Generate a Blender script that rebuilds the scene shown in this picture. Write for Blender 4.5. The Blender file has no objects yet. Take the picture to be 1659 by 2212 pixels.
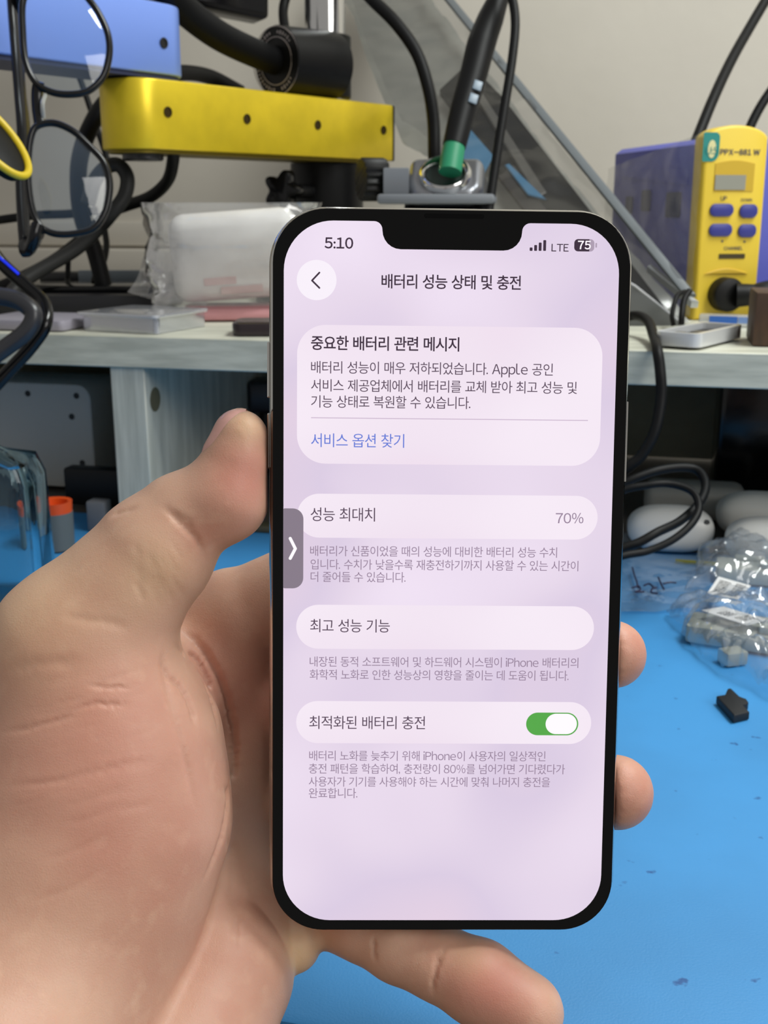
import bpy, bmesh, math, random
import numpy as np
from mathutils import Vector, Matrix, noise, kdtree

random.seed(7)
SC = bpy.context.scene
COL = SC.collection
R = math.radians

# ------------------------------------------------------------------ camera, world, lights, exposure
PITCH, FPX, CX, CY, CAMH = R(15.3), 2400.0, 829.5, 1106.0, 0.185
RT = Vector((1, 0, 0)); FW = Vector((0, math.cos(PITCH), -math.sin(PITCH))); UP = Vector((0, math.sin(PITCH), math.cos(PITCH)))
CAM = Vector((0, 0, CAMH))
CAM_M = Matrix((RT, UP, -FW)).transposed().to_4x4(); CAM_M.translation = CAM
cd = bpy.data.cameras.new('camera'); cam = bpy.data.objects.new('camera', cd); COL.objects.link(cam)
cam.matrix_world = CAM_M
cd.sensor_fit = 'VERTICAL'; cd.sensor_height = 24.0; cd.sensor_width = 18.0
cd.lens = FPX / 2212.0 * 24.0
cd.clip_start = 0.005; cd.clip_end = 50
cd.dof.use_dof = True; cd.dof.focus_distance = 0.2200; cd.dof.aperture_fstop = 31.0
SC.camera = cam
w = bpy.data.worlds.new('room_light'); SC.world = w; w.use_nodes = True
w.node_tree.nodes['Background'].inputs[0].default_value = (1.0, 0.97, 0.92, 1)
w.node_tree.nodes['Background'].inputs[1].default_value = 0.34

def area(name, loc, target, size, power, col=(1, 1, 1)):
    l = bpy.data.lights.new(name, 'AREA'); l.shape = 'RECTANGLE'; l.size, l.size_y = size; l.energy = power; l.color = col
    o = bpy.data.objects.new(name, l); COL.objects.link(o); o.location = loc
    o.rotation_euler = (Vector(target) - Vector(loc)).to_track_quat('-Z', 'Y').to_euler()
    return o
area('bench_lamp', (0.50, 0.40, 0.95), (0.12, 0.50, 0.05), (0.55, 0.25), 8.6, (0.96, 1.0, 0.97))
area('front_fill', (1.00, -0.50, 0.80), (-0.05, 0.50, 0.08), (0.7, 0.6), 6.6, (1.0, 0.98, 0.94))  # unseen fill light added low at front right to brighten front-facing sides
SC.view_settings.view_transform = 'Standard'; SC.view_settings.look = 'None'
SC.view_settings.gamma = 1.0; SC.view_settings.exposure = 0.0; SC.view_settings.use_curve_mapping = False
SC.cycles.max_bounces = 10; SC.cycles.transparent_max_bounces = 16; SC.cycles.transmission_bounces = 10

# ------------------------------------------------------------------ picking points: a pixel ray met at a depth, a height or a plane
def ray(px, py):
    return FW + RT * ((px - CX) / FPX) + UP * ((CY - py) / FPX)
def P(px, py, D):
    return CAM + ray(px, py) * D
def G(px, py, z):
    r = ray(px, py); return CAM + r * ((z - CAMH) / r.z)
SHELF_YAW = R(13)
U = Vector((math.cos(SHELF_YAW), -math.sin(SHELF_YAW), 0)); V = Vector((math.sin(SHELF_YAW), math.cos(SHELF_YAW), 0)); Z = Vector((0, 0, 1))
S0 = Vector((0, 0.585, 0))
def S(u, v, z): return S0 + U * u + V * v + Z * z
def SP(px, py, v):                                 # ray met with the upright plane v behind the shelf front
    r = ray(px, py); return CAM + r * ((S0 + V * v - CAM).dot(V) / r.dot(V))
def uv(p): q = p - S0; return q.dot(U), q.dot(V)
TOP = 0.117

# ------------------------------------------------------------------ materials
def lin(c):
    return tuple(((x / 255) / 12.92 if x / 255 <= 0.04045 else (((x / 255) + 0.055) / 1.055) ** 2.4) for x in c) + (1,)
MATS = {}
def mat(name, col, rough=0.5, metal=0.0, bump=0.0, bscale=200, vary=0.0, vscale=40, coat=0.0, spec=0.5, stretch=None, col2=None, emit=0.0, aniso=0.0):
    if name in MATS: return MATS[name]
    m = bpy.data.materials.new(name); m.use_nodes = True; MATS[name] = m
    nt = m.node_tree; b = nt.nodes['Principled BSDF']
    b.inputs['Base Color'].default_value = lin(col); b.inputs['Roughness'].default_value = rough; b.inputs['Metallic'].default_value = metal
    b.inputs['Coat Weight'].default_value = coat; b.inputs['Specular IOR Level'].default_value = spec; b.inputs['Coat Roughness'].default_value = 0.08
    if emit: b.inputs['Emission Color'].default_value = lin(col); b.inputs['Emission Strength'].default_value = emit
    if bump or vary:
        tc = nt.nodes.new('ShaderNodeTexCoord'); mp = nt.nodes.new('ShaderNodeMapping')
        nt.links.new(tc.outputs['Object'], mp.inputs[0])
        if stretch: mp.inputs['Scale'].default_value = stretch
        if SHELF_YAW and stretch: mp.inputs['Rotation'].default_value = (0, 0, SHELF_YAW)
    if bump:
        n = nt.nodes.new('ShaderNodeTexNoise'); n.inputs['Scale'].default_value = bscale; n.inputs['Detail'].default_value = 4
        bp = nt.nodes.new('ShaderNodeBump'); bp.inputs['Strength'].default_value = bump; bp.inputs['Distance'].default_value = 0.001
        nt.links.new(mp.outputs[0], n.inputs[0]); nt.links.new(n.outputs[0], bp.inputs['Height']); nt.links.new(bp.outputs[0], b.inputs['Normal'])
    if vary:
        n = nt.nodes.new('ShaderNodeTexNoise'); n.inputs['Scale'].default_value = vscale; n.inputs['Detail'].default_value = 5
        cr = nt.nodes.new('ShaderNodeValToRGB'); cr.color_ramp.elements[0].position = 0.35; cr.color_ramp.elements[1].position = 0.65
        cr.color_ramp.elements[0].color = lin(col2) if col2 else lin([x * (1 - vary) for x in col]); cr.color_ramp.elements[1].color = lin(col)
        nt.links.new(mp.outputs[0], n.inputs[0]); nt.links.new(n.outputs[0], cr.inputs[0]); nt.links.new(cr.outputs[0], b.inputs['Base Color'])
    return m
def film(name, tint=(255, 255, 255), body=0.15, rough=0.12, bump=0.0, bscale=120, gloss=0.35, clear=(255, 255, 255)):
    """Thin clear plastic: see-through, with a milky share and a surface gloss."""
    m = bpy.data.materials.new(name); m.use_nodes = True; nt = m.node_tree; nt.nodes.clear()
    out = nt.nodes.new('ShaderNodeOutputMaterial'); tr = nt.nodes.new('ShaderNodeBsdfTransparent'); di = nt.nodes.new('ShaderNodeBsdfDiffuse')
    gl = nt.nodes.new('ShaderNodeBsdfGlossy'); gl.inputs['Roughness'].default_value = rough; di.inputs[0].default_value = lin(tint)
    tr.inputs[0].default_value = lin(clear)
    m1 = nt.nodes.new('ShaderNodeMixShader'); m1.inputs[0].default_value = body
    m2 = nt.nodes.new('ShaderNodeMixShader'); fr = nt.nodes.new('ShaderNodeLayerWeight'); fr.inputs[0].default_value = 0.72
    mu = nt.nodes.new('ShaderNodeMath'); mu.operation = 'MULTIPLY'; mu.inputs[1].default_value = gloss * 1.5; mu.use_clamp = True
    ad = nt.nodes.new('ShaderNodeMath'); ad.operation = 'ADD'; ad.inputs[1].default_value = 0.14 * gloss
    nt.links.new(tr.outputs[0], m1.inputs[1]); nt.links.new(di.outputs[0], m1.inputs[2])
    nt.links.new(fr.outputs['Facing'], mu.inputs[0]); nt.links.new(mu.outputs[0], ad.inputs[0]); nt.links.new(ad.outputs[0], m2.inputs[0])
    nt.links.new(m1.outputs[0], m2.inputs[1]); nt.links.new(gl.outputs[0], m2.inputs[2]); nt.links.new(m2.outputs[0], out.inputs[0])
    if bump:
        n = nt.nodes.new('ShaderNodeTexNoise'); n.inputs['Scale'].default_value = bscale; tc = nt.nodes.new('ShaderNodeTexCoord')
        bp = nt.nodes.new('ShaderNodeBump'); bp.inputs['Strength'].default_value = bump; bp.inputs['Distance'].default_value = 0.002
        nt.links.new(tc.outputs['Object'], n.inputs[0]); nt.links.new(n.outputs[0], bp.inputs['Height']); nt.links.new(bp.outputs[0], gl.inputs['Normal'])
    return m
def glass(name, col=(255, 255, 255), ior=1.45, rough=0.0):
    m = bpy.data.materials.new(name); m.use_nodes = True; nt = m.node_tree; nt.nodes.clear()
    out = nt.nodes.new('ShaderNodeOutputMaterial'); g = nt.nodes.new('ShaderNodeBsdfGlass'); g.inputs['Color'].default_value = lin(col); g.inputs['IOR'].default_value = ior
    g.inputs['Roughness'].default_value = rough
    nt.links.new(g.outputs[0], out.inputs[0]); return m

BLACK = mat('black_plastic', (15, 15, 16), 0.45, spec=0.3)
BLACKGLOSS = mat('glossy_black_plastic', (10, 10, 12), 0.15, spec=0.4)
RUBBER = mat('black_rubber_cable', (13, 13, 14), 0.5, spec=0.22, bump=0.05, bscale=300)
BLACKMETAL = mat('black_anodised_metal', (12, 12, 13), 0.4, spec=0.25, bump=0.03, bscale=900)
CHROME = mat('chrome', (215, 215, 215), 0.12, 1.0)
SILVER = mat('silver_cast_metal', (150, 152, 158), 0.32, 0.85)
GREYPL = mat('grey_plastic', (120, 124, 130), 0.5)
WHITEPL = mat('white_plastic', (228, 226, 220), 0.32)
PAPER = mat('white_paper', (232, 232, 232), 0.7)
INK = mat('black_ink', (40, 40, 44), 0.6)

# ------------------------------------------------------------------ object builders
WM = {}
def setp(o, label=None, cat=None, group=None, kind=None):
    if label: o['label'] = label
    if cat: o['category'] = cat
    if group: o['group'] = group
    if kind: o['kind'] = kind
    return o
def thing(name, label, cat, loc, group=None):
    o = bpy.data.objects.new(name, None); COL.objects.link(o); o.empty_display_size = 0.01
    o.location = loc; WM[o.name] = Matrix.Translation(Vector(loc)); return setp(o, label, cat, group)
def link_mesh(name, me, m, parent=None, angle=38, smooth=True):
    n = len(me.vertices); co = np.empty(n * 3, np.float32); me.vertices.foreach_get('co', co); co = co.reshape(-1, 3)
    lo, hi = co.min(0), co.max(0); c = Vector((float(lo[0] + hi[0]) / 2, float(lo[1] + hi[1]) / 2, float(lo[2])))
    me.transform(Matrix.Translation(-c))
    if m: me.materials.append(m)
    if smooth:
        me.polygons.foreach_set('use_smooth', [True] * len(me.polygons))
        me.set_sharp_from_angle(angle=R(angle))
    o = bpy.data.objects.new(name, me); COL.objects.link(o); o.location = c; WM[o.name] = Matrix.Translation(c)
    if parent: o.parent = parent; o.matrix_parent_inverse = WM[parent.name].inverted()
    return o
def frame(o, x, y=None, z=None):
    """A local frame: origin, x axis, z axis (y follows)."""
    x = Vector(x).normalized(); z = Vector(z).normalized() if z is not None else Z
    y = z.cross(x).normalized(); z = x.cross(y).normalized()
    M = Matrix((x, y, z)).transposed().to_4x4(); M.translation = Vector(o); return M
def catmull(pts, n=10):
    pts = [Vector(p) for p in pts]
    if len(pts) < 3: return pts
    q = [2 * pts[0] - pts[1]] + pts + [2 * pts[-1] - pts[-2]]; out = []
    for i in range(1, len(q) - 2):
        a, b, c, d = q[i - 1:i + 3]
        for k in range(n):
            t = k / n
            out.append(0.5 * ((2 * b) + (c - a) * t + (2 * a - 5 * b + 4 * c - d) * t * t + (3 * b - a - 3 * c + d) * t ** 3))
    out.append(pts[-1]); return out
def catmull_closed(pts, n=8):
    pts = [Vector(p) for p in pts]; N = len(pts); out = []
    for i in range(N):
        a, b, c, d = pts[i - 1], pts[i], pts[(i + 1) % N], pts[(i + 2) % N]
        for k in range(n):
            t = k / n
            out.append(0.5 * ((2 * b) + (c - a) * t + (2 * a - 5 * b + 4 * c - d) * t * t + (3 * b - a - 3 * c + d) * t ** 3))
    return out
def rrect(x0, y0, x1, y1, r, n=8):
    if not hasattr(r, '__len__'): r = (r,) * 4      # corner order: bottom-left, bottom-right, top-right, top-left
    out = []
    for (cx, cy, a, rr) in ((x0 + r[0], y0 + r[0], 180, r[0]), (x1 - r[1], y0 + r[1], 270, r[1]), (x1 - r[2], y1 - r[2], 0, r[2]), (x0 + r[3], y1 - r[3], 90, r[3])):
        for k in range(n + 1):
            t = R(a + 90 * k / n); out.append((cx + rr * math.cos(t), cy + rr * math.sin(t)))
    return out
class MB:
    def __init__(s, M=None): s.bm = bmesh.new(); s.M = M or Matrix.Identity(4)
    def _v(s, p): return s.bm.verts.new(s.M @ Vector(p))
    def _face(s, vs):
        try: return s.bm.faces.new(vs)
        except ValueError: return None
    def _bev(s, faces, off, seg, ang=30):
        es = list({e for f in faces if f for e in f.edges if len(e.link_faces) == 2 and e.calc_face_angle(0) > R(ang)})
        if es: bmesh.ops.bevel(s.bm, geom=es, offset=off, segments=seg, affect='EDGES', profile=0.5, clamp_overlap=True)
    def box(s, c, d, bevel=0, seg=2, rot=None):
        old = s.M
        if rot is not None: s.M = s.M @ Matrix.Translation(Vector(c)) @ rot.to_4x4(); c = (0, 0, 0)
        x, y, z = c; a, b, h = d[0] / 2, d[1] / 2, d[2] / 2
        v = [s._v((x + i * a, y + j * b, z + k * h)) for k in (-1, 1) for j in (-1, 1) for i in (-1, 1)]
        fs = [s._face([v[i] for i in q]) for q in ((0, 2, 3, 1), (4, 5, 7, 6), (0, 1, 5, 4), (2, 6, 7, 3), (0, 4, 6, 2), (1, 3, 7, 5))]
        s.M = old
        s.bm.normal_update()
        if bevel: s._bev(fs, bevel, seg)
        return s
    def prism(s, out, z0, z1, bevel=0, seg=2, top_scale=1.0):
        n = len(out); cx = sum(p[0] for p in out) / n; cy = sum(p[1] for p in out) / n
        a = [s._v((p[0], p[1], z0)) for p in out]; b = [s._v((cx + (p[0] - cx) * top_scale, cy + (p[1] - cy) * top_scale, z1)) for p in out]
        fs = [s._face(a[::-1]), s._face(b)] + [s._face([a[i], a[(i + 1) % n], b[(i + 1) % n], b[i]]) for i in range(n)]
        s.bm.normal_update()
        if bevel: s._bev(fs[:2], bevel, seg, 40)
        return s
    def flat(s, out, z):
        s._face([s._v((p[0], p[1], z)) for p in out]); return s
    def ring(s, outer, inner, z0, z1):
        n = len(outer); A = [[s._v((p[0], p[1], z)) for p in q] for q in (outer, inner) for z in (z0, z1)]
        for i in range(n):
            j = (i + 1) % n
            s._face([A[0][i], A[0][j], A[1][j], A[1][i]]); s._face([A[2][j], A[2][i], A[3][i], A[3][j]])
            s._face([A[1][i], A[1][j], A[3][j], A[3][i]]); s._face([A[0][j], A[0][i], A[2][i], A[2][j]])
        return s
    def lathe(s, prof, seg=32, cap=True):
        rings = []
        for (r, z) in prof: rings.append([s._v((r * math.cos(2 * math.pi * k / seg), r * math.sin(2 * math.pi * k / seg), z)) for k in range(seg)])
        for a, b in zip(rings, rings[1:]):
            for k in range(seg): s._face([a[k], a[(k + 1) % seg], b[(k + 1) % seg], b[k]])
        if cap: s._face(rings[0][::-1]); s._face(rings[-1])
        return s
    def cyl(s, p0, p1, r0, r1=None, seg=28, bevel=0.0):
        p0, p1 = Vector(p0), Vector(p1); r1 = r0 if r1 is None else r1; d = p1 - p0; L = d.length
        old = s.M; s.M = s.M @ Matrix.Translation(p0) @ d.to_track_quat('Z', 'Y').to_matrix().to_4x4()
        b = bevel
        s.lathe([(r0, 0), (r1, L)] if not b else [(r0 - b, 0), (r0, b), (r1, L - b), (r1 - b, L)], seg); s.M = old; return s
    def tube(s, pts, r, seg=12, closed=False, flat=1.0, up=None):
        pts = [Vector(p) for p in pts]; N = len(pts); rr = r if hasattr(r, '__len__') else [r] * N
        if len(rr) != N: rr = [rr[min(len(rr) - 1, int(i / max(1, N - 1) * (len(rr) - 1)))] * (1 - ((i / max(1, N - 1) * (len(rr) - 1)) % 1)) + rr[min(len(rr) - 1, int(i / max(1, N - 1) * (len(rr) - 1)) + 1)] * ((i / max(1, N - 1) * (len(rr) - 1)) % 1) for i in range(N)]
        nrm = Vector(up) if up is not None else None; rings = []
        for i, p in enumerate(pts):
            t = (pts[(i + 1) % N] - pts[i - 1]) if (closed or 0 < i < N - 1) else (pts[1] - pts[0] if i == 0 else pts[-1] - pts[-2])
            t.normalize()
            if nrm is None: nrm = t.orthogonal()
            base = Vector(up) if up is not None else nrm
            nrm = (base - t * base.dot(t)).normalized(); bi = t.cross(nrm)
            rings.append([s._v(p + nrm * (rr[i] * math.cos(2 * math.pi * k / seg)) + bi * (rr[i] * flat * math.sin(2 * math.pi * k / seg))) for k in range(seg)])
        for a, b in list(zip(rings, rings[1:])) + ([(rings[-1], rings[0])] if closed else []):
            for k in range(seg): s._face([a[k], a[(k + 1) % seg], b[(k + 1) % seg], b[k]])
        if not closed: s._face(rings[0][::-1]); s._face(rings[-1])
        return s
    def grid(s, f, nu, nv):
        g = [[s._v(f(i / nu, j / nv)) for j in range(nv + 1)] for i in range(nu + 1)]
        for i in range(nu):
            for j in range(nv): s._face([g[i][j], g[i + 1][j], g[i + 1][j + 1], g[i][j + 1]])
        return s
    def build(s, name, m, parent=None, angle=38, smooth=True):
        bmesh.ops.recalc_face_normals(s.bm, faces=s.bm.faces)
        me = bpy.data.meshes.new(name); s.bm.to_mesh(me); s.bm.free(); return link_mesh(name, me, m, parent, angle, smooth)
def crumple(p, amp, scale, seed=0):
    q = Vector(p) * scale + Vector((seed * 7.3, seed * 3.1, seed))
    a = abs(noise.noise(q)) * 1.6 + abs(noise.noise(q * 2.3)) * 0.7 + abs(noise.noise(q * 5.1)) * 0.3
    return amp * (a - 0.35)
def sheet(corners, nu, nv, amp, scale, seed, lift=None, nrm=None, base=0.0):
    """A crumpled film spanned between four corners (00, 10, 11, 01)."""
    a, b, c, d = [Vector(p) for p in corners]; nn = Vector(nrm) if nrm is not None else (b - a).cross(d - a).normalized()
    def f(u, v):
        p = (a * (1 - u) + b * u) * (1 - v) + (d * (1 - u) + c * u) * v
        e = 1.0
        j = Vector((noise.noise(p * scale * 2 + Vector((seed, 0, 0))), noise.noise(p * scale * 2 + Vector((0, seed, 0))), 0)) * amp * 0.8
        h = base + max(0.0, crumple(p, amp, scale, seed) + amp * 0.35) * e + (lift(u, v) if lift else 0)
        return p + j + nn * h
    m = MB(); m.grid(f, nu, nv); return m
def cable(name, label, nodes, r, m=None, n=10, world=False, group=None, cat='cable'):
    pts = [Vector(q) if world else P(*q) for q in nodes]
    o = MB().tube(catmull(pts, n), r, 12).build(name, m or RUBBER); return setp(o, label, cat, group)

# ------------------------------------------------------------------ text and marks
TEXTS = []
def font_mesh(body, bold=0.0):
    c = bpy.data.curves.new('t', 'FONT'); c.body = body; c.size = 1.0; c.offset = bold; c.resolution_u = 3
    o = bpy.data.objects.new('t', c); COL.objects.link(o); bpy.context.view_layer.update()
    me = bpy.data.meshes.new_from_object(o.evaluated_get(bpy.context.evaluated_depsgraph_get()))
    bpy.data.objects.remove(o); bpy.data.curves.remove(c); return me
GLYPH = {}
def glyph(ch, bold):
    """One character; Latin letters and digits are taken in their wide form so that all lettering shares one face."""
    if (ch, bold) not in GLYPH:
        c2 = chr(ord(ch) + 0xFEE0) if 0x21 <= ord(ch) <= 0x7E and ch not in '.,:' else ch
        me = font_mesh(c2, bold); co = np.array([v.co[:2] for v in me.vertices]) if len(me.vertices) else np.zeros((0, 2))
        GLYPH[(ch, bold)] = (co, [tuple(p.vertices) for p in me.polygons]); bpy.data.meshes.remove(me)
    return GLYPH[(ch, bold)]
def text_on(M, body, x0, x1, ybase, m, name, parent, z=0.0, bold=0.0, yscale=1.0):
    """Flat lettering on the plane of M, fitted between x0 and x1 (plane units)."""
    V_, F_, x = [], [], 0.0
    for ch in body:
        if ch == ' ': x += 0.27; continue
        co, fs = glyph(ch, bold); co = co.copy(); n0 = sum(len(v) for v in V_)
        if ord(ch) < 128: lo = co[:, 0].min(); wd = co[:, 0].max() - lo; co[:, 0] += x - lo + 0.02; x += wd + 0.055
        else: co[:, 0] += x; x += 0.875
        V_.append(co); F_ += [tuple(i + n0 for i in f) for f in fs]
    co = np.concatenate(V_); lo, hi = co[:, 0].min(), co[:, 0].max(); s = (x1 - x0) / (hi - lo)
    me = bpy.data.meshes.new(name); me.from_pydata([((p[0] - lo) * s + x0, p[1] * s * yscale + ybase, z) for p in co], [], F_); me.update(); me.transform(M)
    return link_mesh(name, me, m, parent, smooth=False)

# ================================================================== THE SETTING
wallm = mat('painted_wall', (214, 208, 196), 0.75, bump=0.25, bscale=60, vary=0.06, vscale=3)
WV = 0.50
def struct(o): o['kind'] = 'structure'; return o
m = MB(); m.box((0, 0, 0), (3.2, 0.1, 2.4)); m.bm.transform(frame(S(0, WV + 0.05, 0.45), U)); struct(m.build('wall_back', wallm))
m = MB(); m.box((0, 0, 0), (3.2, 0.018, 0.035), 0.003); m.bm.transform(frame(S(0, WV - 0.009, 0.128), U)); struct(m.build('trim_1', mat('painted_rail', (206, 200, 188), 0.6)))
m = MB(); m.box((0, 0, 0), (3.2, 0.006, 0.024), 0.002); m.bm.transform(frame(S(0, WV - 0.003, 0.160), U)); struct(m.build('trim_2', MATS['painted_rail']))
m = MB(); m.box((0, 0, 0), (4, 4, 0.04)); m.bm.transform(Matrix.Translation((0, 0.2, -0.77))); struct(m.build('floor', mat('floor_vinyl', (120, 112, 104), 0.5, vary=0.2, vscale=6)))

# desk, mat
deskm = mat('dark_desk_laminate', (92, 84, 76), 0.5, vary=0.2, vscale=30)
desk = thing('desk', 'dark workbench under the blue mat', 'desk', S(0, 0, -0.75))
DF = frame(S(0, 0, 0), U)
MB(DF).box((0, 0.02, -0.0175), (1.8, 0.78, 0.031), 0.002).build('desktop', deskm, desk)
for sx in (-1, 1):
    for y in (-0.32, 0.36): MB(DF).box((sx * 0.85, y, -0.3915), (0.05, 0.05, 0.717), 0.003).build('leg', deskm, desk)
# the blue mat, with little burns and smudges
mm = mat('blue_silicone_mat', (64, 150, 216), 0.55, bump=0.12, bscale=1500, vary=0.10, vscale=9)
nt = mm.node_tree; b = nt.nodes['Principled BSDF']; src = b.inputs['Base Color'].links[0].from_socket
tc = nt.nodes.new('ShaderNodeTexCoord'); n1 = nt.nodes.new('ShaderNodeTexNoise'); n1.inputs['Scale'].default_value = 150; n1.inputs['Detail'].default_value = 3
cr = nt.nodes.new('ShaderNodeValToRGB'); cr.color_ramp.elements[0].position = 0.70; cr.color_ramp.elements[1].position = 0.76
mx = nt.nodes.new('ShaderNodeMix'); mx.data_type = 'RGBA'; mx.inputs[7].default_value = lin((30, 88, 150))
nt.links.new(tc.outputs['Object'], n1.inputs[0]); nt.links.new(n1.outputs[0], cr.inputs[0]); nt.links.new(cr.outputs[0], mx.inputs[0]); nt.links.new(src, mx.inputs[6]); nt.links.new(mx.outputs[2], b.inputs['Base Color'])
matF = frame(S(0, 0, 0), U)
setp(MB(matF).prism(rrect(-0.42, -0.36, 0.42, 0.045, 0.008), -0.002, 0.0, 0.0006).build('desk_mat', mm), 'blue silicone work mat covering the bench under the hand', 'mat')

# desk shelf
wood = mat('washed_wood_laminate', (214, 214, 198), 0.5, vary=0.12, vscale=18, stretch=(1.2, 6, 14), col2=(186, 187, 172), bump=0.06, bscale=60)
woodv = mat('washed_wood_upright', (212, 213, 200), 0.5, vary=0.12, vscale=18, stretch=(14, 6, 1.0), col2=(184, 186, 174), bump=0.06, bscale=60)
shelf = thing('desk_shelf', 'pale washed-wood shelf standing across the bench behind the phone', 'shelf', S(0, 0.14, 0))
MB(matF).box((0.02, 0.15, 0.10795), (0.98, 0.30, 0.0175), 0.0006, 1).build('top_board', wood, shelf)
u0, _ = uv(SP(232, 800, 0)); u1, _ = uv(SP(306, 800, 0))
def upright(uc, wd, holes):
    o = MB(matF).box((uc, 0.148, 0.0495), (wd, 0.29, 0.099), 0.0006, 1).build('upright', woodv, shelf)
    for (y, z) in holes:                            # oblong cable hole seen as its dark mouth with a rim
        Mh = frame(S(uc + wd / 2 + 0.0001, y, z), V, z=U)
        MB(Mh).prism([(0.0070 * math.cos(t * math.pi / 12), 0.0070 * math.sin(t * math.pi / 12)) for t in range(24)], -0.0001, 0.00012).build('cable_hole', mat('hole_shade', (96, 92, 70), 0.8), o)
r_ = ray(335, 863); hq_ = CAM + r_ * ((S(u1, 0, 0) - CAM).dot(U) / r_.dot(U))
upright((u0 + u1) / 2, u1 - u0, [(uv(hq_)[1], hq_.z)])
upright(0.46, 0.0175, [])
upright(-0.455, 0.0175, [])
MB(matF).box((0.02, 0.296, 0.0495), (0.90, 0.006, 0.099)).build('back_panel', mat('shelf_back_board', (150, 148, 126), 0.7, vary=0.15, vscale=20), shelf)

# ================================================================== THE PHONE
PH = CAM_M @ Matrix.Translation(Vector((12.637, -13.786, -221.457)) * 0.001) @ Matrix.Rotation(R(-0.4608), 4, 'Z') @ Matrix.Rotation(R(1.256), 4, 'Y') @ Matrix.Rotation(R(5.428), 4, 'X') @ Matrix.Scale(0.001, 4)
PHI = PH.inverted()
def scr(px, py):                                    # pixel -> millimetres on the glass
    o = PHI @ CAM; d = (PHI @ (CAM + ray(px, py))) - o; t = -o.z / d.z; return o.x + d.x * t, o.y + d.y * t
W2, H2 = 35.75, 73.35
phone = thing('smartphone', 'black smartphone held upright in the hand, showing a battery settings screen', 'phone', PH @ Vector((0, -H2, -3.8)))
bandm = mat('polished_graphite_band', (205, 203, 200), 0.12, 1.0)
MB(PH).prism(rrect(-W2, -H2, W2, H2, 11.3, 14), -7.4, -0.08, 1.25, 5).build('frame_band', bandm, phone, 60)
glassb = mat('black_cover_glass', (6, 6, 7), 0.08, spec=0.22)
MB(PH).prism(rrect(-W2 + 0.95, -H2 + 0.9, W2 - 0.95, H2 - 0.9, 10.4, 14), -0.4, 0.0, 0.12, 2).build('cover_glass', glassb, phone, 12)
MB(PH).prism(rrect(-W2 + 0.7, -H2 + 0.7, W2 - 0.7, H2 - 0.7, 10.6, 14), -7.65, -7.3, 0.1, 1).build('back_glass', mat('back_glass', (40, 42, 46), 0.2), phone, 60)
MB(PH).prism(rrect(-W2 - 0.35, 22, -W2 + 0.3, 33, 0.3), -5.2, -2.6, 0.1, 1).build('volume_button', bandm, phone)
MB(PH).prism(rrect(-W2 - 0.35, 36, -W2 + 0.3, 47, 0.3), -5.2, -2.6, 0.1, 1).build('volume_button', bandm, phone)
MB(PH).prism(rrect(W2 - 0.3, 20, W2 + 0.03, 36, 0.15), -5.2, -2.6).build('side_button', bandm, phone)
ex0, ey0 = scr(916, 465); ex1, ey1 = scr(1046, 471)
MB(PH).prism(rrect(ex0, ey1 - 0.15, ex1, ey0 + 0.35, 0.4), 0.0, 0.03).build('earpiece', mat('earpiece_mesh', (9, 9, 10), 0.3, spec=0.1), phone)

def ui(name, col, gain=1.0):                        # a lit patch of the display
    return mat(name, [c for c in col], 0.25, emit=gain, spec=0.25)
def uimat(name, col):
    m = bpy.data.materials.new(name); m.use_nodes = True; b = m.node_tree.nodes['Principled BSDF']
    b.inputs['Base Color'].default_value = (0.01, 0.01, 0.01, 1); b.inputs['Roughness'].default_value = 0.2; b.inputs['Specular IOR Level'].default_value = 0.3
    b.inputs['Emission Color'].default_value = lin(col); b.inputs['Emission Strength'].default_value = 1.0; return m
def gradient(name, stops, noise_amt=0.35):
    """Displayed wallpaper tint: soft lavender and pink clouds, part of the screen's own picture."""
    m = uimat(name, (220, 205, 226)); nt = m.node_tree; b = nt.nodes['Principled BSDF']
    tc = nt.nodes.new('ShaderNodeTexCoord'); mp = nt.nodes.new('ShaderNodeMapping'); mp.inputs['Rotation'].default_value = (0, 0, R(18)); mp.inputs['Scale'].default_value = (13, 13, 13)
    n = nt.nodes.new('ShaderNodeTexNoise'); n.inputs['Scale'].default_value = 1.6; n.inputs['Detail'].default_value = 1.5
    cr = nt.nodes.new('ShaderNodeValToRGB'); els = cr.color_ramp.elements
    els[0].position, els[1].position = stops[0][0], stops[-1][0]; els[0].color, els[1].color = lin(stops[0][1]), lin(stops[-1][1])
    for p, c in stops[1:-1]: e = els.new(p); e.color = lin(c)
    nt.links.new(tc.outputs['Object'], mp.inputs[0]); nt.links.new(mp.outputs[0], n.inputs[0]); nt.links.new(n.outputs[0], cr.inputs[0]); nt.links.new(cr.outputs[0], b.inputs['Emission Color']); return m
dx0, _ = scr(612, 1300); dx1, _ = scr(1338, 560); _, dy1 = scr(980, 480); _, dy0 = scr(950, 1987.5)
nx0, _ = scr(826, 500); nx1, _ = scr(1128, 500); _, ny = scr(978, 540)
out = rrect(dx0, dy0, dx1, dy1, 9.6, 14)
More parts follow.
